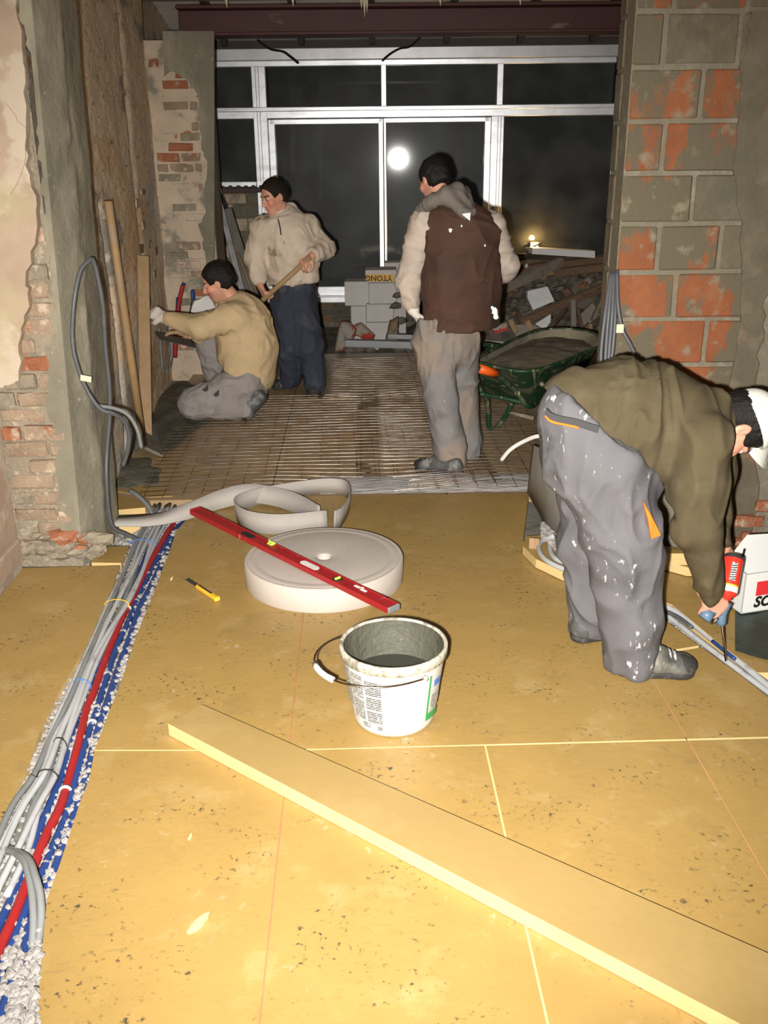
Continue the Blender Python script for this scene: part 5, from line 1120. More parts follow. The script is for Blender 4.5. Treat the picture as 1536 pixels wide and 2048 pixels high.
def head_prims(s, C, R, sc=1.0, neck=None):
    T = lambda x, y, z: C + R @ (np.array([x, y, z]) * sc)
    k = .016 * sc
    s.ell(T(0, -.012, .036), np.array([.074, .094, .088]) * sc, R, k); s.ell(T(0, .028, -.040), np.array([.058, .062, .074]) * sc, R, .03 * sc)
    s.ell(T(0, .050, -.088), np.array([.036, .036, .030]) * sc, R, .022 * sc); s.ell(T(0, .075, .034), np.array([.052, .018, .014]) * sc, R, .014 * sc)
    for q in (-1, 1):
        s.ell(T(q * .040, .060, -.018), np.array([.024, .024, .024]) * sc, R, .02 * sc); s.ell(T(q * .030, .096, .012), np.array([.018, .014, .011]) * sc, R, .010 * sc, 's'); s.ell(T(q * .030, .076, .012), np.array([.0135, .0135, .0125]) * sc, R, .003)
        s.ell(T(q * .076, -.008, -.004), np.array([.011, .019, .031]) * sc, R, .006); s.ell(T(q * .084, -.002, -.002), np.array([.006, .009, .016]) * sc, R, .005, 's')
    s.cone(T(0, .086, .018), T(0, .109, -.022), .0085 * sc, .0125 * sc, .010 * sc); s.ell(T(.011, .097, -.028), np.array([.009, .010, .008]) * sc, R, .006); s.ell(T(-.011, .097, -.028), np.array([.009, .010, .008]) * sc, R, .006)
    s.ell(T(0, .087, -.054), np.array([.023, .012, .0055]) * sc, R, .006); s.ell(T(0, .084, -.066), np.array([.020, .012, .0065]) * sc, R, .006); s.ell(T(0, .095, -.0595), np.array([.022, .006, .0016]) * sc, R, .003, 's')
    if neck is not None: s.cone(T(0, -.022, -.05), neck, .052 * sc, .060 * sc, .025)
def head_cols(V, C, R, sc, brow, stub=0.0, gl=None):
    L = (V - C) @ R / sc; c = np.tile(SK, (len(V), 1)); near = np.linalg.norm(L, axis=1) < .17
    c *= (1 + .08 * vnoise(V, 40, 3))[:, None]
    ch = near & (np.abs(np.abs(L[:, 0]) - .045) < .025) & (np.abs(L[:, 2] + .02) < .03) & (L[:, 1] > .03); c[ch] *= [1.06, .9, .86]
    if stub: jw = near & (L[:, 2] < -.035) & (L[:, 1] > -.02) & (L[:, 2] > -.12); c[jw] = c[jw] * (1 - stub) + np.array([.20, .13, .10]) * stub
    lip = near & (np.abs(L[:, 2] + .060) < .011) & (np.abs(L[:, 0]) < .024) & (L[:, 1] > .078); c[lip] = [.50, .19, .15]
    for q in (-1, 1):
        e = L - np.array([q * .030, .076, .012]); r = np.linalg.norm(e, axis=1); ey = (r < .0155) & (L[:, 1] > .078) & (np.abs(e[:, 2]) < .0062); c[ey] = [.62, .58, .54]; ir = ey & (np.hypot(e[:, 0], e[:, 2]) < .0062); c[ir] = [.03, .02, .015]
        ld = (r < .017) & (L[:, 1] > .076) & (np.abs(np.abs(e[:, 2]) - .0075) < .0017); c[ld] *= .45
    bz = .034 - .10 * (np.abs(L[:, 0]) - .03) ** 2 / .03; br = near & (np.abs(L[:, 2] - bz) < .0055) & (np.abs(L[:, 0]) > .012) & (np.abs(L[:, 0]) < .050) & (L[:, 1] > .06); c[br] = brow
    return c
def hair_mesh(C, R, sc, parent, matl, low=-.03, front=.055, top=.012, label=None, side=-.005, h=.005, hl=0.0):
    s = Sdf(C - .16 * sc, C + .16 * sc, h); T = lambda x, y, z: C + R @ (np.array([x, y, z]) * sc)
    s.ell(T(0, -.014, .040), np.array([.079 + top * .3, .100 + top * .3, .090 + top]) * sc, R, .01); s.ell(T(0, -.055, -.005), np.array([.066, .058, .075]) * sc, R, .03)
    # face opening, ears, nape
    s.ell(T(0, .115, -.035 + hl), np.array([.105, .075 + (.055 - front), .115]) * sc, R, .012, 's')
    for q in (-1, 1): s.ell(T(q * .085, .030, -.028), np.array([.034, .052, .048]) * sc, R, .008, 's')
    s.cut(T(0, -.05, low - .04), R @ np.array([0, -.35, -1.0])); 
    V, Q = s.mesh(); V = relax(V, Q, 1); n = vnormals(V, Q); L = (V - C) @ R; V = V + n * (.0018 * vnoise(L * np.array([1, 1, .35]), 150, 5) + .003 * vnoise(V, 40, 8))[:, None]
    m = M(); m.v = [V]; m.n = len(V); m.f = [tuple(q) for q in Q.tolist()]; return part('hair', m, matl, parent, label, True)
def hand_prims(s, w, d, pn, thumb, curl, sc=1.0, fat=0.0, k=.006, spread=1.0):
    """w wrist, d wrist->knuckles, pn palm-facing direction, thumb +-1, curl (3 bends)"""
    d = nrm(d); pn = nrm(pn - d * np.dot(pn, d)); t = np.cross(d, pn) * thumb
    s.cone(w - d * .03, w + d * .02, .027 * sc + fat, .027 * sc + fat, .015, (pn, .75))
    for o in (-.022, 0, .022): s.cone(w + d * .02 * sc + t * o * .7, w + d * .085 * sc + t * o * sc, .018 * sc + fat, .016 * sc + fat, .012, (pn, .75))
    for i, (o, ln) in enumerate(((.032, .078), (.011, .086), (-.011, .080), (-.031, .062))):
        p = w + d * (.086 - .005 * abs(i - 1)) * sc + t * o * sc; a = 0
        for j, (fr_, r0, r1) in enumerate(((.45, .0100, .0092), (.31, .0092, .0085), (.24, .0085, .0072))):
            a += curl[j] * (1 + .06 * i); dd = d * math.cos(a) + pn * math.sin(a) + t * (.05 * (1.2 - i)) * spread; q = p + nrm(dd) * ln * fr_ * sc; s.cone(p, q, r0 * sc + fat, r1 * sc + fat, k); p = q
    p = w + d * .028 * sc + t * .026 * sc; q = p + nrm(d * .62 + t * .62 + pn * .45) * .045 * sc; s.cone(p, q, .0145 * sc + fat, .0115 * sc + fat, .010); s.cone(q, q + nrm(d * .75 + t * .1 + pn * .6) * .036 * sc, .0112 * sc + fat, .009 * sc + fat, k)
def shoe(parent, heel, toe, ank, mt, sole_mt, sc=1.0, label=None, up=EZ, h=.006):
    heel = np.asarray(heel, float); toe = np.asarray(toe, float); d = nrm(toe - heel); u = nrm(np.asarray(up) - d * np.dot(up, d)); sd = np.cross(d, u); L = np.linalg.norm(toe - heel)
    pts_ = np.array([heel, toe, ank, ank + u * .06]); s = Sdf(pts_.min(0) - .09, pts_.max(0) + .09, h)
    s.cone(heel + d * .045 + u * .050, heel + d * L * .5 + u * .046, .044 * sc, .043 * sc, .02); s.cone(heel + d * L * .5 + u * .045, toe - d * .055 + u * .034, .044 * sc, .042 * sc, .03, (u, .82)); s.ell(toe - d * .05 + u * .035, np.array([.046, .055, .036]) * sc, np.stack([sd, d, u], 1), .02)
    s.cone(heel + d * .055 + u * .06, ank + u * .02, .045 * sc, .048 * sc, .03); s.cone(heel + d * L * .55 + u * .07, ank + u * .01 + d * .02, .030 * sc, .036 * sc, .03)
    s.cut(heel + u * .022, -u); so = emit(s, 'shoe', mt, parent, label, (.003, 16, 5))
    s2 = Sdf(pts_[:2].min(0) - .08, pts_[:2].max(0) + .08, h); s2.cone(heel + d * .045 + u * .02, heel + d * L * .45 + u * .02, .046 * sc, .043 * sc, .02); s2.cone(heel + d * L * .45 + u * .02, toe - d * .05 + u * .02, .043 * sc, .051 * sc, .02); s2.cut(heel + u * .027, u); s2.cut(heel + u * .001, -u); emit(s2, 'sole', sole_mt, so)
    s3 = Sdf(toe - .13, toe + .13, h); s3.ell(toe - d * .05 + u * .035, np.array([.0485, .0575, .0385]) * sc, np.stack([sd, d, u], 1), .02); s3.cut(heel + u * .026, -u); s3.cut(toe - d * .045 + u * .03, -d - u * .25); emit(s3, 'toe_cap', SOLE, so)
    s4 = Sdf(heel - .12, heel + .16, h); s4.cone(heel + d * .045 + u * .050, heel + d * L * .30 + u * .046, .0465 * sc, .0455 * sc, .02); s4.cut(heel + u * .024, -u); s4.cut(heel + u * .062, u); s4.cut(heel + d * L * .34, d); emit(s4, 'heel_panel', SOLE, so)
    for i in range(4):
        c = heel + d * (L * (.54 + .065 * i)) + u * (.093 - .006 * i) * sc; m = M(); m.tube([c - sd * .032 - u * .020, c - sd * .016, c + u * .004, c + sd * .016, c + sd * .032 - u * .020], .004, 5); part('lace', m, K['grey'], so)
    return so
def lerp(a, b, t): return np.asarray(a) * (1 - t) + np.asarray(b) * t
def full_body(s, J):
    """slim skin body under the clothes, one continuous surface"""
    f = J['front']; w = J['side']
    s.cone(J['pelvis'], J['waist'], .12, .115, .05, (f, .7)); s.cone(J['waist'], J['chest'], .115, .13, .05, (f, .7)); s.cone(J['chest'], lerp(J['chest'], J['neck'], .7), .12, .06, .05, (f, .75))
    for q in ('l', 'r'):
        s.cone(lerp(J['chest'], J['neck'], .55), J['sh_' + q], .06, .05, .03); s.cone(J['sh_' + q], J['el_' + q], .045, .038, .02); s.cone(J['el_' + q], J['wr_' + q], .038, .026, .02)
        s.cone(J['pelvis'], J['hip_' + q], .09, .08, .03); s.cone(J['hip_' + q], J['kn_' + q], .075, .052, .02); s.cone(J['kn_' + q], J['an_' + q], .05, .034, .02); s.cone(J['an_' + q], lerp(J['an_' + q], J['toe_' + q], .22), .033, .026, .02)
def bounds(l, pad): l = np.array(l); return l.min(0) - pad, l.max(0) + pad

def cloth(name, col, layers=(), rough=.88, var=.1, bump=.25, bs=220): return mat(name, col, rough, 0, .2, layers, bump=bump, bscale=bs, var=var)
GREYTR = cloth('grey_work_cloth', (.118, .114, .120), [((.085, .082, .083), 5, .55, .7), ((.52, .51, .49), 46, .62, .67, (1, 1, .5), 4.5, .48, .58), ((.05, .048, .043), 22, .58, .66, (1, 1, 1), 3.5, .58, .66), ((.60, .59, .57), 15, .68, .72, (1, 1, .4))])
GREYTR2 = cloth('dusty_grey_cloth', (.20, .19, .185), [((.27, .21, .16), 3, .44, .58), ((.13, .13, .135), 6, .56, .68), ((.5, .48, .45), 40, .68, .73)])
GREYTR3 = cloth('pale_grey_cloth', (.27, .245, .225), [((.20, .185, .175), 5, .52, .66)])
NAVY = cloth('navy_cloth', (.04, .046, .062), [((.075, .08, .095), 6, .55, .7)])
OLIVE = cloth('olive_wool', (.076, .059, .031), [((.090, .072, .041), 9, .5, .66), ((.5, .5, .45), 70, .74, .77)])
BEIGE = cloth('beige_wool', (.54, .40, .225), [((.47, .345, .195), 6, .5, .7)])
CREAM = cloth('cream_fleece', (.60, .50, .39), [((.50, .41, .31), 5, .52, .68), ((.26, .21, .14), 9, .62, .7)])
GREYSL = cloth('grey_sleeve', (.46, .385, .32), [((.36, .30, .25), 8, .52, .68), ((.2, .19, .17), 20, .68, .74)])
VEST = cloth('brown_vest_cloth', (.075, .038, .026), [((.045, .028, .022), 3, .5, .66), ((.6, .58, .54), 30, .735, .75)], .75)
HOOD = cloth('grey_hood_cloth', (.16, .14, .12))
GLOVE = cloth('knit_glove', (.66, .62, .55), [((.45, .40, .33), 18, .55, .7)])
CAPM = cloth('white_cap_cloth', (.66, .66, .58), [((.5, .49, .42), 8, .6, .75)])
SHOED = mat('dark_shoe', (.075, .075, .072), .6, layers=[((.26, .26, .25), 12, .55, .68)], bump=.3)
SHOEG = mat('grey_green_shoe', (.10, .096, .08), .6, layers=[((.22, .205, .17), 10, .50, .62), ((.05, .05, .045), 7, .56, .66)], bump=.3)
SOLE = mat('rubber_sole', (.028, .027, .025), .7, layers=[((.11, .105, .095), 14, .55, .7)])
TEE = cloth('white_tee', (.7, .68, .64)); ORNG = cloth('orange_cloth', (.85, .17, .02)); BELT = cloth('dark_trim', (.05, .05, .05))

# ---------------------------------------------------------------- bending worker (olive jumper)
def bender():
    J = dict(pelvis=P(1172, 862, 3.06), waist=P(1240, 812, 3.06), chest=P(1350, 838, 3.06), neck=P(1440, 842, 3.06), sh_r=P(1405, 884, 2.90), el_r=P(1394, 1055, 2.86), wr_r=P(1416, 1190, 2.93),
             sh_l=P(1412, 870, 3.22), el_l=P(1425, 1020, 3.32), wr_l=P(1440, 1080, 3.22), hip_r=P(1195, 905, 2.97), kn_r=P(1256, 1115, 2.93), an_r=P(1266, 1315, 2.93), hip_l=P(1165, 890, 3.15), kn_l=P(1178, 1085, 3.17), an_l=P(1190, 1255, 3.19))
    hr = G(1232, 1352, 0); hr[1] += .03; J['toe_r'] = G(1380, 1345, .03); hl = G(1150, 1275, 0); J['toe_l'] = G(1226, 1262, .03)
    J['front'] = nrm([.25, 0, -1]); J['side'] = np.array([0, -1.0, 0])
    C = P(1470, 851, 3.06); R = frame([.06, .02, -1], [1, 0, .1])
    t = thing('person', 'worker in olive jumper, grey trousers and white cap bending over to spray foam', 'person', [(J['an_r'][0] + J['an_l'][0]) / 2, (J['an_r'][1] + J['an_l'][1]) / 2, 0])
    lo, hi = bounds([v for k, v in J.items() if k not in ('front', 'side')] + [C + .15, C - .15, J['wr_r'] - [0, 0, .2]], .15)
    s = Sdf(lo, hi, .006); full_body(s, J); head_prims(s, C, R, 1.0, J['neck'])
    hd = nrm(P(1432, 1228, 2.95) - J['wr_r']); s_w = J['wr_r'] + hd * .0
    hand_prims(s, s_w, hd * .9 + np.array([.25, 0, 0]), np.array([-.35, .9, .1]), -1, (.85, .9, .6), 1.0)
    hand_prims(s, J['wr_l'], nrm([0.1, -.2, -1]), nrm([-.3, 1, 0]), 1, (.5, .5, .4))
    emit(s, 'body', K['skin'], t, cols=lambda V: head_cols(V, C, R, 1.0, (.03, .02, .015), .35))
    hair_mesh(C, R, 1.0, t, K['hair'], low=-.045, top=.004)
    # jumper
    s = Sdf(*bounds([J[k] for k in ('pelvis', 'chest', 'neck', 'sh_r', 'el_r', 'wr_r', 'sh_l', 'el_l', 'wr_l')] + [P(1290, 722, 3.06)], .24), .0075)
    sd = np.array([0, 1.0, 0])
    c1, c2, c3, c4 = P(1150, 832, 3.06), P(1265, 836, 3.06), P(1345, 848, 3.06), P(1412, 858, 3.06)
    s.cone(c1, c2, .150, .178, .05); s.cone(c2, c3, .182, .165, .05); s.cone(c3, c4, .165, .105, .05); s.cone(c4, P(1438, 848, 3.06), .09, .066, .04)
    s.ell(P(1300, 905, 3.06), (.13, .15, .085), None, .06)
    for q in ('r', 'l'):
        s.cone(lerp(c4, c3, .45), J['sh_' + q], .110, .086, .05); s.cone(J['sh_' + q], lerp(J['sh_' + q], J['el_' + q], .5), .088, .086, .03); s.cone(lerp(J['sh_' + q], J['el_' + q], .5), J['el_' + q], .088, .074, .03); s.cone(J['el_' + q], lerp(J['el_' + q], J['wr_' + q], .80), .070, .045, .03); s.cone(lerp(J['el_' + q], J['wr_' + q], .82), lerp(J['el_' + q], J['wr_' + q], .93), .043, .040, .01)
    # hem: from the small of the back diagonally to the belly
    ha, hb = P(1098, 785, 3.06), P(1302, 955, 3.06); hd_ = nrm(hb - ha); hn = nrm(np.cross(hd_, [0, 1.0, 0])); hn = hn * (1 if np.dot(hn, [-1, 0, -1]) > 0 else -1); s.cut_local(ha, hn, P(1000, 1100, 2.6), np.array([P(1335, 900, 3.0)[0], 3.6, 1.3]))
    s.cone(C + R @ np.array([0, -.02, -.02]), J['neck'] + np.array([.03, 0, 0]), .056, .05, .012, None, 's')
    emit(s, 'jumper', OLIVE, t, fold=(.024, 8, 31, (1.5, .6, .5)))
    # trousers
    s = Sdf(*bounds([J[k] for k in ('pelvis', 'hip_r', 'kn_r', 'an_r', 'hip_l', 'kn_l', 'an_l')] + [P(1110, 770, 3.06), P(1300, 955, 3.06)], .17), .0075)
    s.cone(P(1165, 835, 3.02), P(1178, 905, 3.02), .150, .165, .05); s.cone(P(1165, 835, 3.12), P(1165, 905, 3.12), .145, .150, .05); s.cone(P(1215, 900, 3.05), P(1250, 945, 3.02), .15, .125, .06)
    s.cone(P(1200, 905, 2.97), J['kn_r'], .155, .122, .04); s.cone(J['kn_r'], P(1262, 1240, 2.93), .118, .100, .04); s.cone(P(1262, 1240, 2.93), P(1262, 1312, 2.94), .100, .092, .03)
    s.cone(J['hip_l'], J['kn_l'], .125, .098, .04); s.cone(J['kn_l'], P(1186, 1190, 3.19), .096, .090, .04); s.cone(P(1186, 1190, 3.19), P(1180, 1245, 3.19), .09, .082, .03)
    s.cut(ha - hn * .035, -hn); s.cut(P(1262, 1338, 2.93), -EZ)
    tr = emit(s, 'trousers', GREYTR, t, 'grey work trousers spattered with white foam', (.022, 8, 12, (1.0, .8, .55)))
    # back pocket trim and orange thigh panel
    def onbody(px, py, Y): return P(px, py, Y)
    m = M(); p_ = spline([P(1090, 830, 2.895), P(1105, 842, 2.875), P(1150, 852, 2.845), P(1195, 866, 2.825)], 6); m.ribbon(p_, p_ + np.array([.004, .0, .022]), .006); part('pocket_flap', m, BELT, tr)
    m = M(); m.tube(p_[:14] - np.array([0, .003, .002]), .004, 6); part('pocket_piping', m, ORNG, tr, 'orange pocket piping', True)
    m = M(); m.prism([P(1286, 1003, 2.80), P(1302, 1030, 2.80), P(1322, 1070, 2.81), P(1303, 1078, 2.80), P(1296, 1040, 2.79)], (0, .012, 0)); part('orange_panel', m, ORNG, tr, 'orange panel on the thigh')
    shoe(t, hr, G(1386, 1348, 0), J['an_r'], SHOEG, SOLE, 1.08, 'grey-green work shoe'); shoe(t, G(1143, 1283, 0), G(1240, 1262, 0), J['an_l'], SHOED, SOLE, 1.0)
    # cap
    s = Sdf(C - .19, C + .22, .005); T = lambda x, y, z: C + R @ (np.array([x, y, z]) * 1.0)
    s.ell(T(0, -.012, .052), np.array([.090, .110, .097]), R, .01); s.ell(T(0, -.012, .046), np.array([.080, .1, .088]), R, .004, 's'); s.cut(T(0, 0, .055), R @ np.array([0, .36, -1.0]))
    cp = emit(s, 'cap', CAPM, t, 'white peaked cap')
    m = M()
    def brim(u, v):
        x = (u - .5) * .155; y = .076 + v * (.074 * np.sqrt(np.clip(1 - (u * 2 - 1) ** 2 * .8, 0, 1)) + .004); z = .112 - v * .012 - (u - .5) ** 2 * .10; L_ = np.stack([x, y, z], 1); return C + L_ @ R.T
    m.grid(brim, 16, 6); m2 = M(); vv = np.concatenate(m.v); off = R @ np.array([0, 0, .006]); nn = len(vv); m2.add(np.concatenate([vv, vv + off]), m.f + [tuple(i + nn for i in q[::-1]) for q in m.f]); part('cap_brim', m2, CAPM, cp, smooth=True)
    # foam gun (held thing)
    tip = G(1452, 1321, -.005); bod = P(1440, 1232, 2.95); top_ = P(1458, 1196, 2.96)
    g_ = thing('foam_gun', 'blue grey foam gun with red can held by the bending worker', 'foam gun', tip)
    m = M(); m.tube([P(1443, 1240, 2.955), tip], [.0055, .0045], 8); part('nozzle_rod', m, K['steel'], g_, smooth=True)
    m = M(); m.tube(spline([P(1442, 1248, 2.955), P(1445, 1225, 2.955), P(1455, 1205, 2.96)], 4), .017, 10); m.tube(spline([P(1445, 1226, 2.955), P(1430, 1222, 2.945), P(1412, 1232, 2.93)], 4), [.014, .016, .020], 10); part('gun_body', m, K['bluegrey'], g_, smooth=True)
    m = M(); e0, e1 = P(1420, 1222, 2.935), P(1408, 1238, 2.925); m.tube([e0, e1], [.021, .023], 12); part('gun_handle', m, K['bluegrey'], g_, smooth=True)
    m = M(); m.tube(spline([P(1436, 1236, 2.94), P(1424, 1246, 2.935), P(1418, 1240, 2.93)], 4), .005, 6); part('trigger', m, K['steel'], g_, smooth=True)
    c0, c1 = P(1453, 1194, 2.98), P(1468, 1112, 3.06); ca = nrm(c1 - c0); Lc = np.linalg.norm(c1 - c0); Rc_ = frame(np.cross(ca, EX), ca)
    m = M(); m.lathe([(.0, -.012), (.016, -.012), (.018, .0), (.031, .008), (.0335, .02), (.0335, Lc - .012), (.030, Lc - .002), (.0, Lc - .004)], c0, 28, Rc_); cn = part('foam_can', m, K['canred'], g_, 'red and white foam can', True)
    m = M(); m.lathe([(.034, .016), (.034, .036)], c0, 28, Rc_); part('can_band', m, K['white'], cn, smooth=True); m = M(); m.lathe([(.0342, .036), (.0342, .042)], c0, 28, Rc_); part('can_stripe', m, K['pyellow'], cn, smooth=True)
    m = M(); m.lathe([(.0341, .045), (.0341, Lc - .014)], c0, 14, Rc_, math.radians(-35), math.radians(40)); part('can_label', m, K['white'], cn, smooth=True)
    m = M(); m.lathe([(.0343, .055), (.0343, Lc - .03)], c0, 10, Rc_, math.radians(-110), math.radians(-75)); part('can_print', m, K['print'], cn, smooth=True)
    m = M(); m.lathe([(.0345, Lc - .012), (.032, Lc)], c0, 28, Rc_); part('can_base', m, K['blade'], cn, smooth=True)
bender()

# ---------------------------------------------------------------- worker in the vest (back view)
def vestman():
    Y = 5.30
    J = dict(pelvis=P(893, 662, Y), waist=P(905, 590, Y), chest=P(915, 480, Y), neck=P(893, 412, Y + .02), sh_l=P(850, 452, Y + .0), el_l=P(816, 560, Y + .0), wr_l=P(826, 618, Y + .0), sh_r=P(982, 455, Y + .05), el_r=P(1012, 535, Y + .12), wr_r=P(985, 560, Y + .32),
             hip_l=P(868, 682, Y - .03), kn_l=P(882, 800, 5.20), an_l=P(898, 915, 5.22), hip_r=P(921, 680, Y + .03), kn_r=P(925, 790, 5.42), an_r=P(932, 890, 5.47))
    J['toe_l'] = G(838, 938, .03); J['toe_r'] = J['an_r'] + np.array([-.08, .18, -.08]); J['front'] = nrm([-.3, 1, 0]); J['side'] = np.array([1.0, .3, 0])
    C = P(868, 362, Y + .08); R = frame([-.55, .80, -.42], [-.12, .2, 1])
    t = thing('person', 'worker seen from behind in brown vest and grey sleeves beside the wheelbarrow', 'person', [J['pelvis'][0], 5.3, 0])
    lo, hi = bounds([v for k, v in J.items() if k not in ('front', 'side')] + [C + .14, C - .14], .16)
    s = Sdf(lo, hi, .0075); full_body(s, J); head_prims(s, C, R, .90, J['neck'])
    hand_prims(s, J['wr_r'], nrm([-.5, .6, -.5]), nrm([-.3, -.2, -1]), -1, (.6, .7, .5)); hand_prims(s, J['wr_l'], nrm([.45, .35, -.85]), nrm([.9, 0, .4]), 1, (.3, .4, .3), .96)
    emit(s, 'body', K['skin'], t, cols=lambda V: head_cols(V, C, R, .90, (.03, .02, .015), .3)); hair_mesh(C, R, .91, t, K['hair'], low=-.012, h=.006, top=.006)
    f = J['front']
    # sleeves and collar of the grey pullover
    s = Sdf(*bounds([J[k] for k in ('chest', 'neck', 'sh_l', 'el_l', 'wr_l', 'sh_r', 'el_r', 'wr_r', 'waist')], .18), .0085)
    s.cone(J['waist'], J['chest'], .13, .15, .05, (f, .72))
    for q in 'lr':
        s.cone(lerp(J['chest'], J['neck'], .45), J['sh_' + q], .09, .082, .05); s.cone(J['sh_' + q], J['el_' + q], .084, .070, .03); s.cone(J['el_' + q], lerp(J['el_' + q], J['wr_' + q], .68), .068, .050, .03); s.cone(lerp(J['el_' + q], J['wr_' + q], .68), lerp(J['el_' + q], J['wr_' + q], .78), .044, .044, .01)
    emit(s, 'pullover', GREYSL, t, 'dusty grey pullover sleeves', (.014, 11, 41, (.7, .7, 1.3)))
    # vest
    s = Sdf(*bounds([P(840, 420, Y), P(1005, 665, Y), J['neck']], .22), .0085)
    a, b, c = P(922, 655, Y), P(922, 560, Y), P(921, 480, Y)
    s.cone(a, b, .215, .215, .05, (f, .70)); s.cone(b, c, .215, .200, .05, (f, .70)); s.cone(c, P(908, 432, Y + .01), .185, .10, .06, (f, .75))
    s.cone(P(912, 455, Y), P(868, 452, Y), .105, .085, .05, (f, .85)); s.cone(P(912, 455, Y), P(974, 458, Y + .03), .105, .09, .05, (f, .85))
    s.cut(P(915, 658, Y), np.array([.06, 0, -1.0]))
    for q, (px_, py_) in (('l', (842, 490)), ('r', (1003, 490))):
        s.cone(J['sh_' + q] + (np.array([-.035, 0, .0]) if q == 'l' else np.array([.04, 0, 0])), lerp(J['sh_' + q], J['el_' + q], .55), .072, .075, .012, None, 's')
    v_ = emit(s, 'vest', VEST, t, 'dark brown padded work vest', (.014, 7, 51, (.8, .8, 1.1)))
    # hood / collar roll round the neck
    s = Sdf(*bounds([P(830, 370, Y), P(955, 440, Y + .1), P(955, 440, Y - .15)], .08), .0075)
    ring = [P(842, 418, Y - .02), P(862, 404, Y - .09), P(890, 388, Y - .11), P(915, 378, Y - .06), P(928, 388, Y + .04), P(905, 398, Y + .12)]
    for i in range(5): s.cone(ring[i], ring[i + 1], .034, .036, .02)
    s.cone(P(893, 393, Y - .10), P(930, 428, Y - .16), .035, .030, .03); s.cone(P(915, 390, Y - .07), P(944, 424, Y - .13), .035, .025, .03); s.cone(P(925, 395, Y - .02), P(935, 420, Y - .05), .045, .04, .03)
    emit(s, 'hood', HOOD, t, 'grey hood folded behind the neck', (.008, 16, 61))
    m = M(); m.prism([P(923, 428, 5.075), P(941, 425, 5.085), P(940, 442, 5.09)], (0, .01, 0)); part('label_tag', m, K['white'], v_, 'white triangular tag')
    for (x, y, r) in ((901, 461, .010), (923, 452, .005), (970, 491, .005), (990, 622, .016), (992, 632, .014), (985, 616, .010)):
        m = M(); m.blob(P(x, y, 5.145), r, (1, .3, 1.3)); part('paint_spot', m, K['white'], v_)
    # trousers
    s = Sdf(*bounds([J[k] for k in ('pelvis', 'hip_l', 'kn_l', 'an_l', 'hip_r', 'kn_r', 'an_r')], .18), .0085)
    s.cone(P(893, 632, Y), P(893, 680, Y), .170, .172, .05, (f, .78))
    s.cone(J['hip_l'], J['kn_l'], .118, .092, .04); s.cone(J['kn_l'], P(899, 895, 5.22), .090, .086, .04); s.cone(P(899, 895, 5.22), P(905, 922, 5.2), .084, .080, .03)
    s.cone(J['hip_r'], J['kn_r'], .108, .088, .04); s.cone(J['kn_r'], P(934, 880, 5.46), .085, .086, .04); s.cone(P(934, 880, 5.46), P(936, 900, 5.46), .088, .082, .03)
    s.cut(P(893, 632, Y), EZ)
    tr = emit(s, 'trousers', GREYTR2, t, 'dusty grey work trousers with knee pockets', (.015, 9, 71, (1, 1, .6)))
    pass
    shoe(t, G(926, 950, 0), G(830, 940, 0), J['an_l'] + np.array([.02, 0, 0]), SHOED, SOLE, 1.0); shoe(t, G(948, 918, 0), G(948, 918, 0) + np.array([-.12, .25, 0]), J['an_r'], SHOED, SOLE, 1.0)
    s = Sdf(J['wr_l'] - .2, J['wr_l'] + .17, .005); hand_prims(s, J['wr_l'], nrm([.45, .10, -.85]), nrm([.9, 0, .4]), 1, (.3, .4, .3), 1.0, .005); s.cone(lerp(J['wr_l'], J['el_l'], .30), J['wr_l'], .047, .036, .012); emit(s, 'glove', GLOVE, t, 'white knitted glove')
vestman()

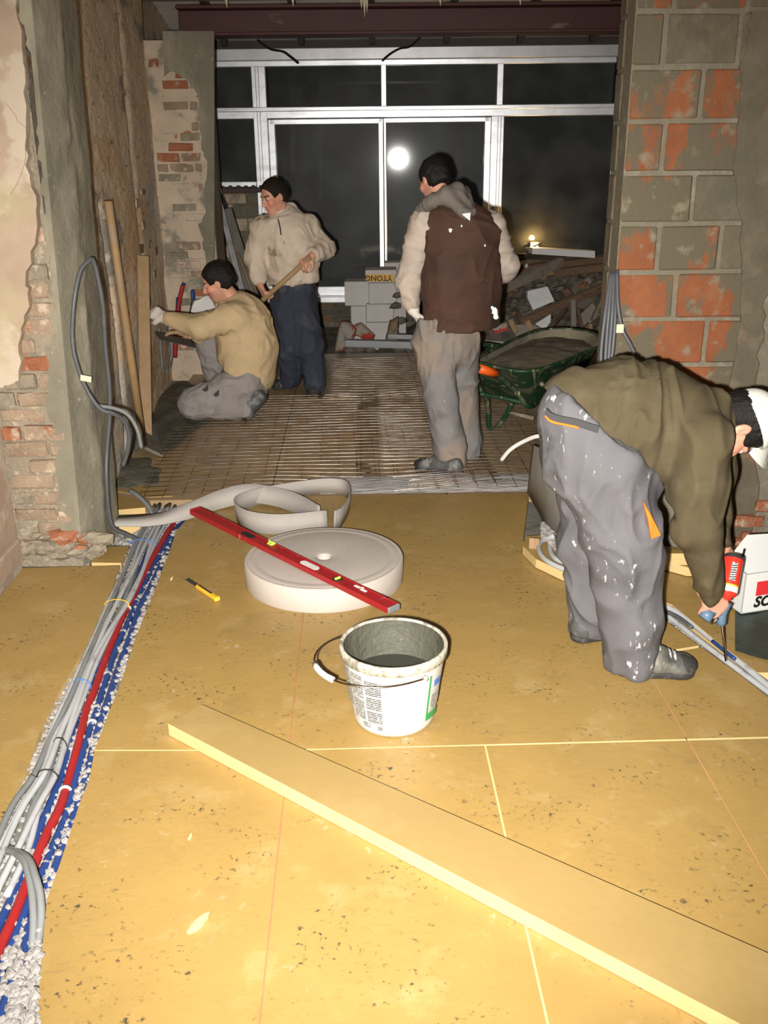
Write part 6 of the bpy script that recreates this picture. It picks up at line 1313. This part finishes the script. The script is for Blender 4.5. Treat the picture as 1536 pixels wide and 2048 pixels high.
# ---------------------------------------------------------------- worker with the long handle (cream fleece)
def poleman():
    Y = 7.22
    J = dict(pelvis=P(588, 585, Y), waist=P(588, 545, Y), chest=P(575, 470, Y), neck=P(563, 428, Y), sh_l=P(612, 454, Y + .04), el_l=P(648, 497, Y - .02), wr_l=P(625, 512, Y - .20), sh_r=P(526, 460, Y - .05), el_r=P(511, 515, Y - .04), wr_r=P(519, 568, Y - .16),
             hip_r=P(572, 608, Y - .02), kn_r=P(580, 690, Y - .08), an_r=P(580, 758, Y + .04), hip_l=P(606, 608, Y + .02), kn_l=P(620, 690, Y - .08), an_l=P(630, 770, Y - .06))
    J['toe_r'] = G(556, 778, .03); J['toe_l'] = G(628, 792, .03); J['front'] = nrm([-.45, -1, 0]); J['side'] = nrm([1, -.45, 0])
    C = P(548, 395, Y - .03); R = frame([-.72, -.60, -.30], [-.25, -.1, 1])
    t = thing('person', 'worker in cream fleece and navy trousers holding a long wooden handle', 'person', [J['pelvis'][0], Y, 0])
    lo, hi = bounds([v for k, v in J.items() if k not in ('front', 'side')] + [C + .14, C - .14], .16)
    s = Sdf(lo, hi, .0065); full_body(s, J); head_prims(s, C, R, .98, J['neck'])
    ph, pl_ = P(617, 518, Y - .24), P(528, 598, Y - .20); pd = nrm(pl_ - ph)
    hand_prims(s, J['wr_l'], nrm(P(607, 527, Y - .245) - J['wr_l']), nrm([-.3, .4, -1]), 1, (.75, .95, .7), 1.05); hand_prims(s, J['wr_r'], nrm(P(531, 594, Y - .20) - J['wr_r']), nrm([.9, .2, -.3]), -1, (.75, .95, .7), 1.05)
    emit(s, 'body', K['skin'], t, cols=lambda V: head_cols(V, C, R, .98, (.12, .06, .035), 0)); hair_mesh(C, R, 1.01, t, K['hairbrown'], low=-.005, front=.038, top=.002, h=.006, hl=.022)
    f = J['front']
    s = Sdf(*bounds([J[k] for k in ('pelvis', 'chest', 'neck', 'sh_l', 'el_l', 'wr_l', 'sh_r', 'el_r', 'wr_r')], .22), .0085)
    a, b, c = P(585, 548, Y), P(580, 500, Y), P(573, 462, Y); s.cone(a, b, .205, .212, .05, (f, .74)); s.cone(b, c, .212, .178, .05, (f, .72)); s.cone(c, P(567, 436, Y), .165, .085, .05, (f, .8))
    for q in 'lr':
        s.cone(P(571, 452, Y), J['sh_' + q], .105, .088, .05); s.cone(J['sh_' + q], J['el_' + q], .088, .076, .03); s.cone(J['el_' + q], lerp(J['el_' + q], J['wr_' + q], .72), .076, .056, .03); s.cone(lerp(J['el_' + q], J['wr_' + q], .72), lerp(J['el_' + q], J['wr_' + q], .80), .052, .052, .01)
    col = [P(548, 432, Y - .09), P(535, 438, Y - .03), P(560, 422, Y + .08), P(585, 420, Y + .04), P(578, 430, Y - .06)]
    s.cone(P(582, 418, Y + .03), P(560, 425, Y + .08), .03, .03, .03); s.cone(P(582, 418, Y + .03), P(574, 436, Y - .06), .03, .024, .03)
    s.cut(P(588, 566, Y), np.array([.1, 0, -1.0])); s.cone(C + R @ np.array([0, -.01, -.04]), J['neck'] + np.array([-.01, -.02, -.01]), .062, .056, .012, None, 's')
    fl_ = emit(s, 'fleece', CREAM, t, 'cream fleece with a stained front', (.015, 10, 81, (1, 1, .7)))
    m = M(); m.tube(spline([P(556, 438, Y - .155), P(560, 455, Y - .165), P(562, 470, Y - .170)], 4), .005, 5); part('zip', m, BELT, fl_)
    s = Sdf(*bounds([J['neck']], .12), .006); s.cone(J['neck'] + np.array([0, 0, .0]), J['neck'] + np.array([-.02, -.05, -.05]), .066, .06, .03); emit(s, 'undershirt', TEE, t, 'white undershirt collar')
    s = Sdf(*bounds([J[k] for k in ('pelvis', 'hip_l', 'kn_l', 'an_l', 'hip_r', 'kn_r', 'an_r')], .18), .0085)
    s.cone(P(588, 562, Y), P(589, 600, Y), .160, .165, .05, (f, .78)); s.cone(J['hip_r'], J['kn_r'], .115, .094, .04); s.cone(J['kn_r'], P(580, 755, Y + .02), .092, .085, .04); s.cone(J['hip_l'], J['kn_l'], .115, .096, .04); s.cone(J['kn_l'], P(630, 768, Y - .06), .095, .088, .04); s.cut(P(588, 558, Y), EZ)
    tr = emit(s, 'trousers', NAVY, t, 'navy work trousers', (.014, 10, 91, (1, 1, .6)))
    m = M(); m.prism([P(614, 566, Y - .10), P(626, 566, Y - .04), P(628, 584, Y - .03), P(618, 580, Y - .09)], (0, .02, 0)); part('blue_patch', m, K['pblue'], tr)
    shoe(t, G(596, 768, 0), G(548, 780, 0), J['an_r'], SHOED, SOLE, 1.05); shoe(t, G(634, 768, 0) , G(626, 793, 0), J['an_l'], SHOED, SOLE, 1.05)
    # long handled shovel
    sh = thing('shovel', 'long handled shovel held by the worker in the cream fleece', 'shovel', [pl_[0], pl_[1], 0]); end = ph + pd * (np.linalg.norm(pl_ - ph)); gnd = end + pd * .14
    m = M(); m.tube([ph - pd * .02, (ph + gnd) / 2, gnd], .019, 10); part('wooden_handle', m, K['woodpole'], sh, smooth=True)
    sdv = nrm(np.cross(pd, EZ)); nv = np.cross(sdv, pd)
    def bl_(u, v): 
        w_ = .11 * (1 - .25 * v ** 3); x = (u * 2 - 1) * w_; return gnd + np.outer(v * .26 - .02, pd) + np.outer(x, sdv) + np.outer(.03 * (u * 2 - 1) ** 2, nv)
    m = M(); m.grid(bl_, 10, 8); part('blade', m, K['blade'], sh, smooth=True)
poleman()

# ---------------------------------------------------------------- kneeling worker (beige jumper)
def kneeler():
    Y = 6.45
    J = dict(pelvis=P(492, 752, Y), waist=P(500, 705, Y), chest=P(482, 640, Y), neck=P(466, 600, Y), sh_l=P(470, 632, Y - .14), el_l=P(402, 655, Y - .22), wr_l=P(330, 636, Y - .14), sh_r=P(470, 632, Y + .15), el_r=P(430, 690, Y + .22), wr_r=P(392, 672, Y + .06),
             hip_l=P(490, 765, Y - .10), kn_l=P(388, 806, Y - .16), an_l=P(492, 818, Y - .14), hip_r=P(485, 755, Y + .10), kn_r=P(420, 688, Y + .14), an_r=P(438, 775, Y + .16))
    J['toe_l'] = P(520, 828, Y - .10); J['toe_r'] = P(405, 790, Y + .2); J['front'] = nrm([-1, -.05, -.15]); J['side'] = np.array([0, 1.0, 0])
    C = P(436, 566, Y - .02); R = frame([-.92, -.02, -.38], [-.35, 0, 1])
    t = thing('person', 'kneeling worker in beige jumper plastering the foot of the left wall', 'person', [J['pelvis'][0], Y, 0])
    lo, hi = bounds([v for k, v in J.items() if k not in ('front', 'side')] + [C + .14, C - .14, P(290, 610, Y)], .14)
    s = Sdf(lo, hi, .0065); full_body(s, J); head_prims(s, C, R, 1.0, J['neck']); hd_ = nrm(P(296, 618, Y - .08) - J['wr_l'])
    hand_prims(s, J['wr_l'], hd_, nrm([0, 1, -.5]), 1, (.4, .5, .4), .96); hand_prims(s, J['wr_r'], nrm([-.9, -.35, -.1]), nrm([0, -.2, -1]), -1, (.8, .9, .6))
    emit(s, 'body', K['skin'], t, cols=lambda V: head_cols(V, C, R, 1.0, (.025, .018, .014), .25)); hair_mesh(C, R, 1.02, t, K['hair'], low=-.02, front=.046, h=.006, hl=.012, top=.008)
    f = J['front']
    s = Sdf(*bounds([J[k] for k in ('pelvis', 'chest', 'neck', 'sh_l', 'el_l', 'wr_l', 'sh_r', 'el_r', 'wr_r')], .22), .0085)
    a, b, c = P(494, 745, Y), P(496, 695, Y), P(486, 645, Y); s.cone(a, b, .190, .200, .05); s.cone(b, c, .200, .185, .05); s.cone(c, P(470, 608, Y), .17, .085, .06)
    for q in 'lr':
        s.cone(P(480, 632, Y), J['sh_' + q], .12, .092, .05); s.cone(J['sh_' + q], J['el_' + q], .090, .078, .03); s.cone(J['el_' + q], lerp(J['el_' + q], J['wr_' + q], .9), .076, .046, .03)
    s.cut(P(490, 752, Y), nrm([-.62, 0, -1.0])); s.cut(P(500, 790, Y), -EZ)
    s.cone(C + R @ np.array([0, -.02, -.03]), J['neck'], .064, .058, .012, None, 's')
    emit(s, 'jumper', BEIGE, t, 'beige knitted jumper', (.012, 9, 101, (1, 1, .7)))
    s = Sdf(*bounds([J[k] for k in ('pelvis', 'hip_l', 'kn_l', 'an_l', 'hip_r', 'kn_r', 'an_r')], .2), .0085)
    s.cone(P(495, 745, Y), P(488, 770, Y), .16, .16, .05); s.cone(J['hip_l'], J['kn_l'], .120, .098, .04); s.cone(J['kn_l'] + np.array([.02, 0, -.0]), J['an_l'], .096, .075, .05); s.cone(J['hip_r'], J['kn_r'], .115, .095, .04); s.cone(J['kn_r'], J['an_r'], .092, .078, .04)
    s.cut(np.array([0, 0, .006]), -EZ); tr = emit(s, 'trousers', GREYTR3, t, 'pale grey work trousers with torn knee', (.015, 10, 111))
    for (x, y, r_) in ((410, 778, .03), (432, 788, .04)):
        m = M(); m.prism([P(x - 6, y + 2, 6.185), P(x + 5, y - 8, 6.185), P(x + 6, y + 3, 6.185), P(x, y + 6, 6.185)], (0, .012, 0)); part('knee_tear', m, BELT, tr)
    shoe(t, P(538, 792, Y - .12), P(492, 838, Y - .16) * np.array([1, 1, 0]) + np.array([0, 0, .012]), P(512, 795, Y - .13), SHOED, SOLE, 1.0, up=nrm([-.75, -.2, .3])); shoe(t, np.array([J['an_r'][0] + .06, J['an_r'][1], .0]), np.array([J['an_r'][0] - .2, J['an_r'][1], 0]), J['an_r'], SHOED, SOLE)
    s = Sdf(*bounds([J['wr_l'], P(285, 620, Y - .1)], .09), .005); hand_prims(s, J['wr_l'], hd_, nrm([0, 1, -.5]), 1, (.4, .5, .4), 1.0, .005); s.cone(lerp(J['wr_l'], J['el_l'], .12), J['wr_l'], .042, .036, .012); emit(s, 'glove', GLOVE, t, 'dirty white glove')
    fl_ = thing('plastering_float', 'dark plastering float held below the kneeling worker\'s arm', 'float', P(350, 690, Y - .05))
    q = [P(309, 663, Y - .05), P(381, 679, Y - .12), P(391, 694, Y - .22), P(320, 677, Y - .16)]; m = M(); m.prism(q, (0, 0, -.008)); part('float_plate', m, K['blade'], fl_)
    m = M(); c = sum(q) / 4; m.tube(spline([c + np.array([-.07, .03, .0]), c + np.array([-.05, .06, .03]), c + np.array([.05, .06, .03]), c + np.array([.07, .03, 0])], 4), .014, 8); part('float_handle', m, K['wood'], fl_, smooth=True)
kneeler()
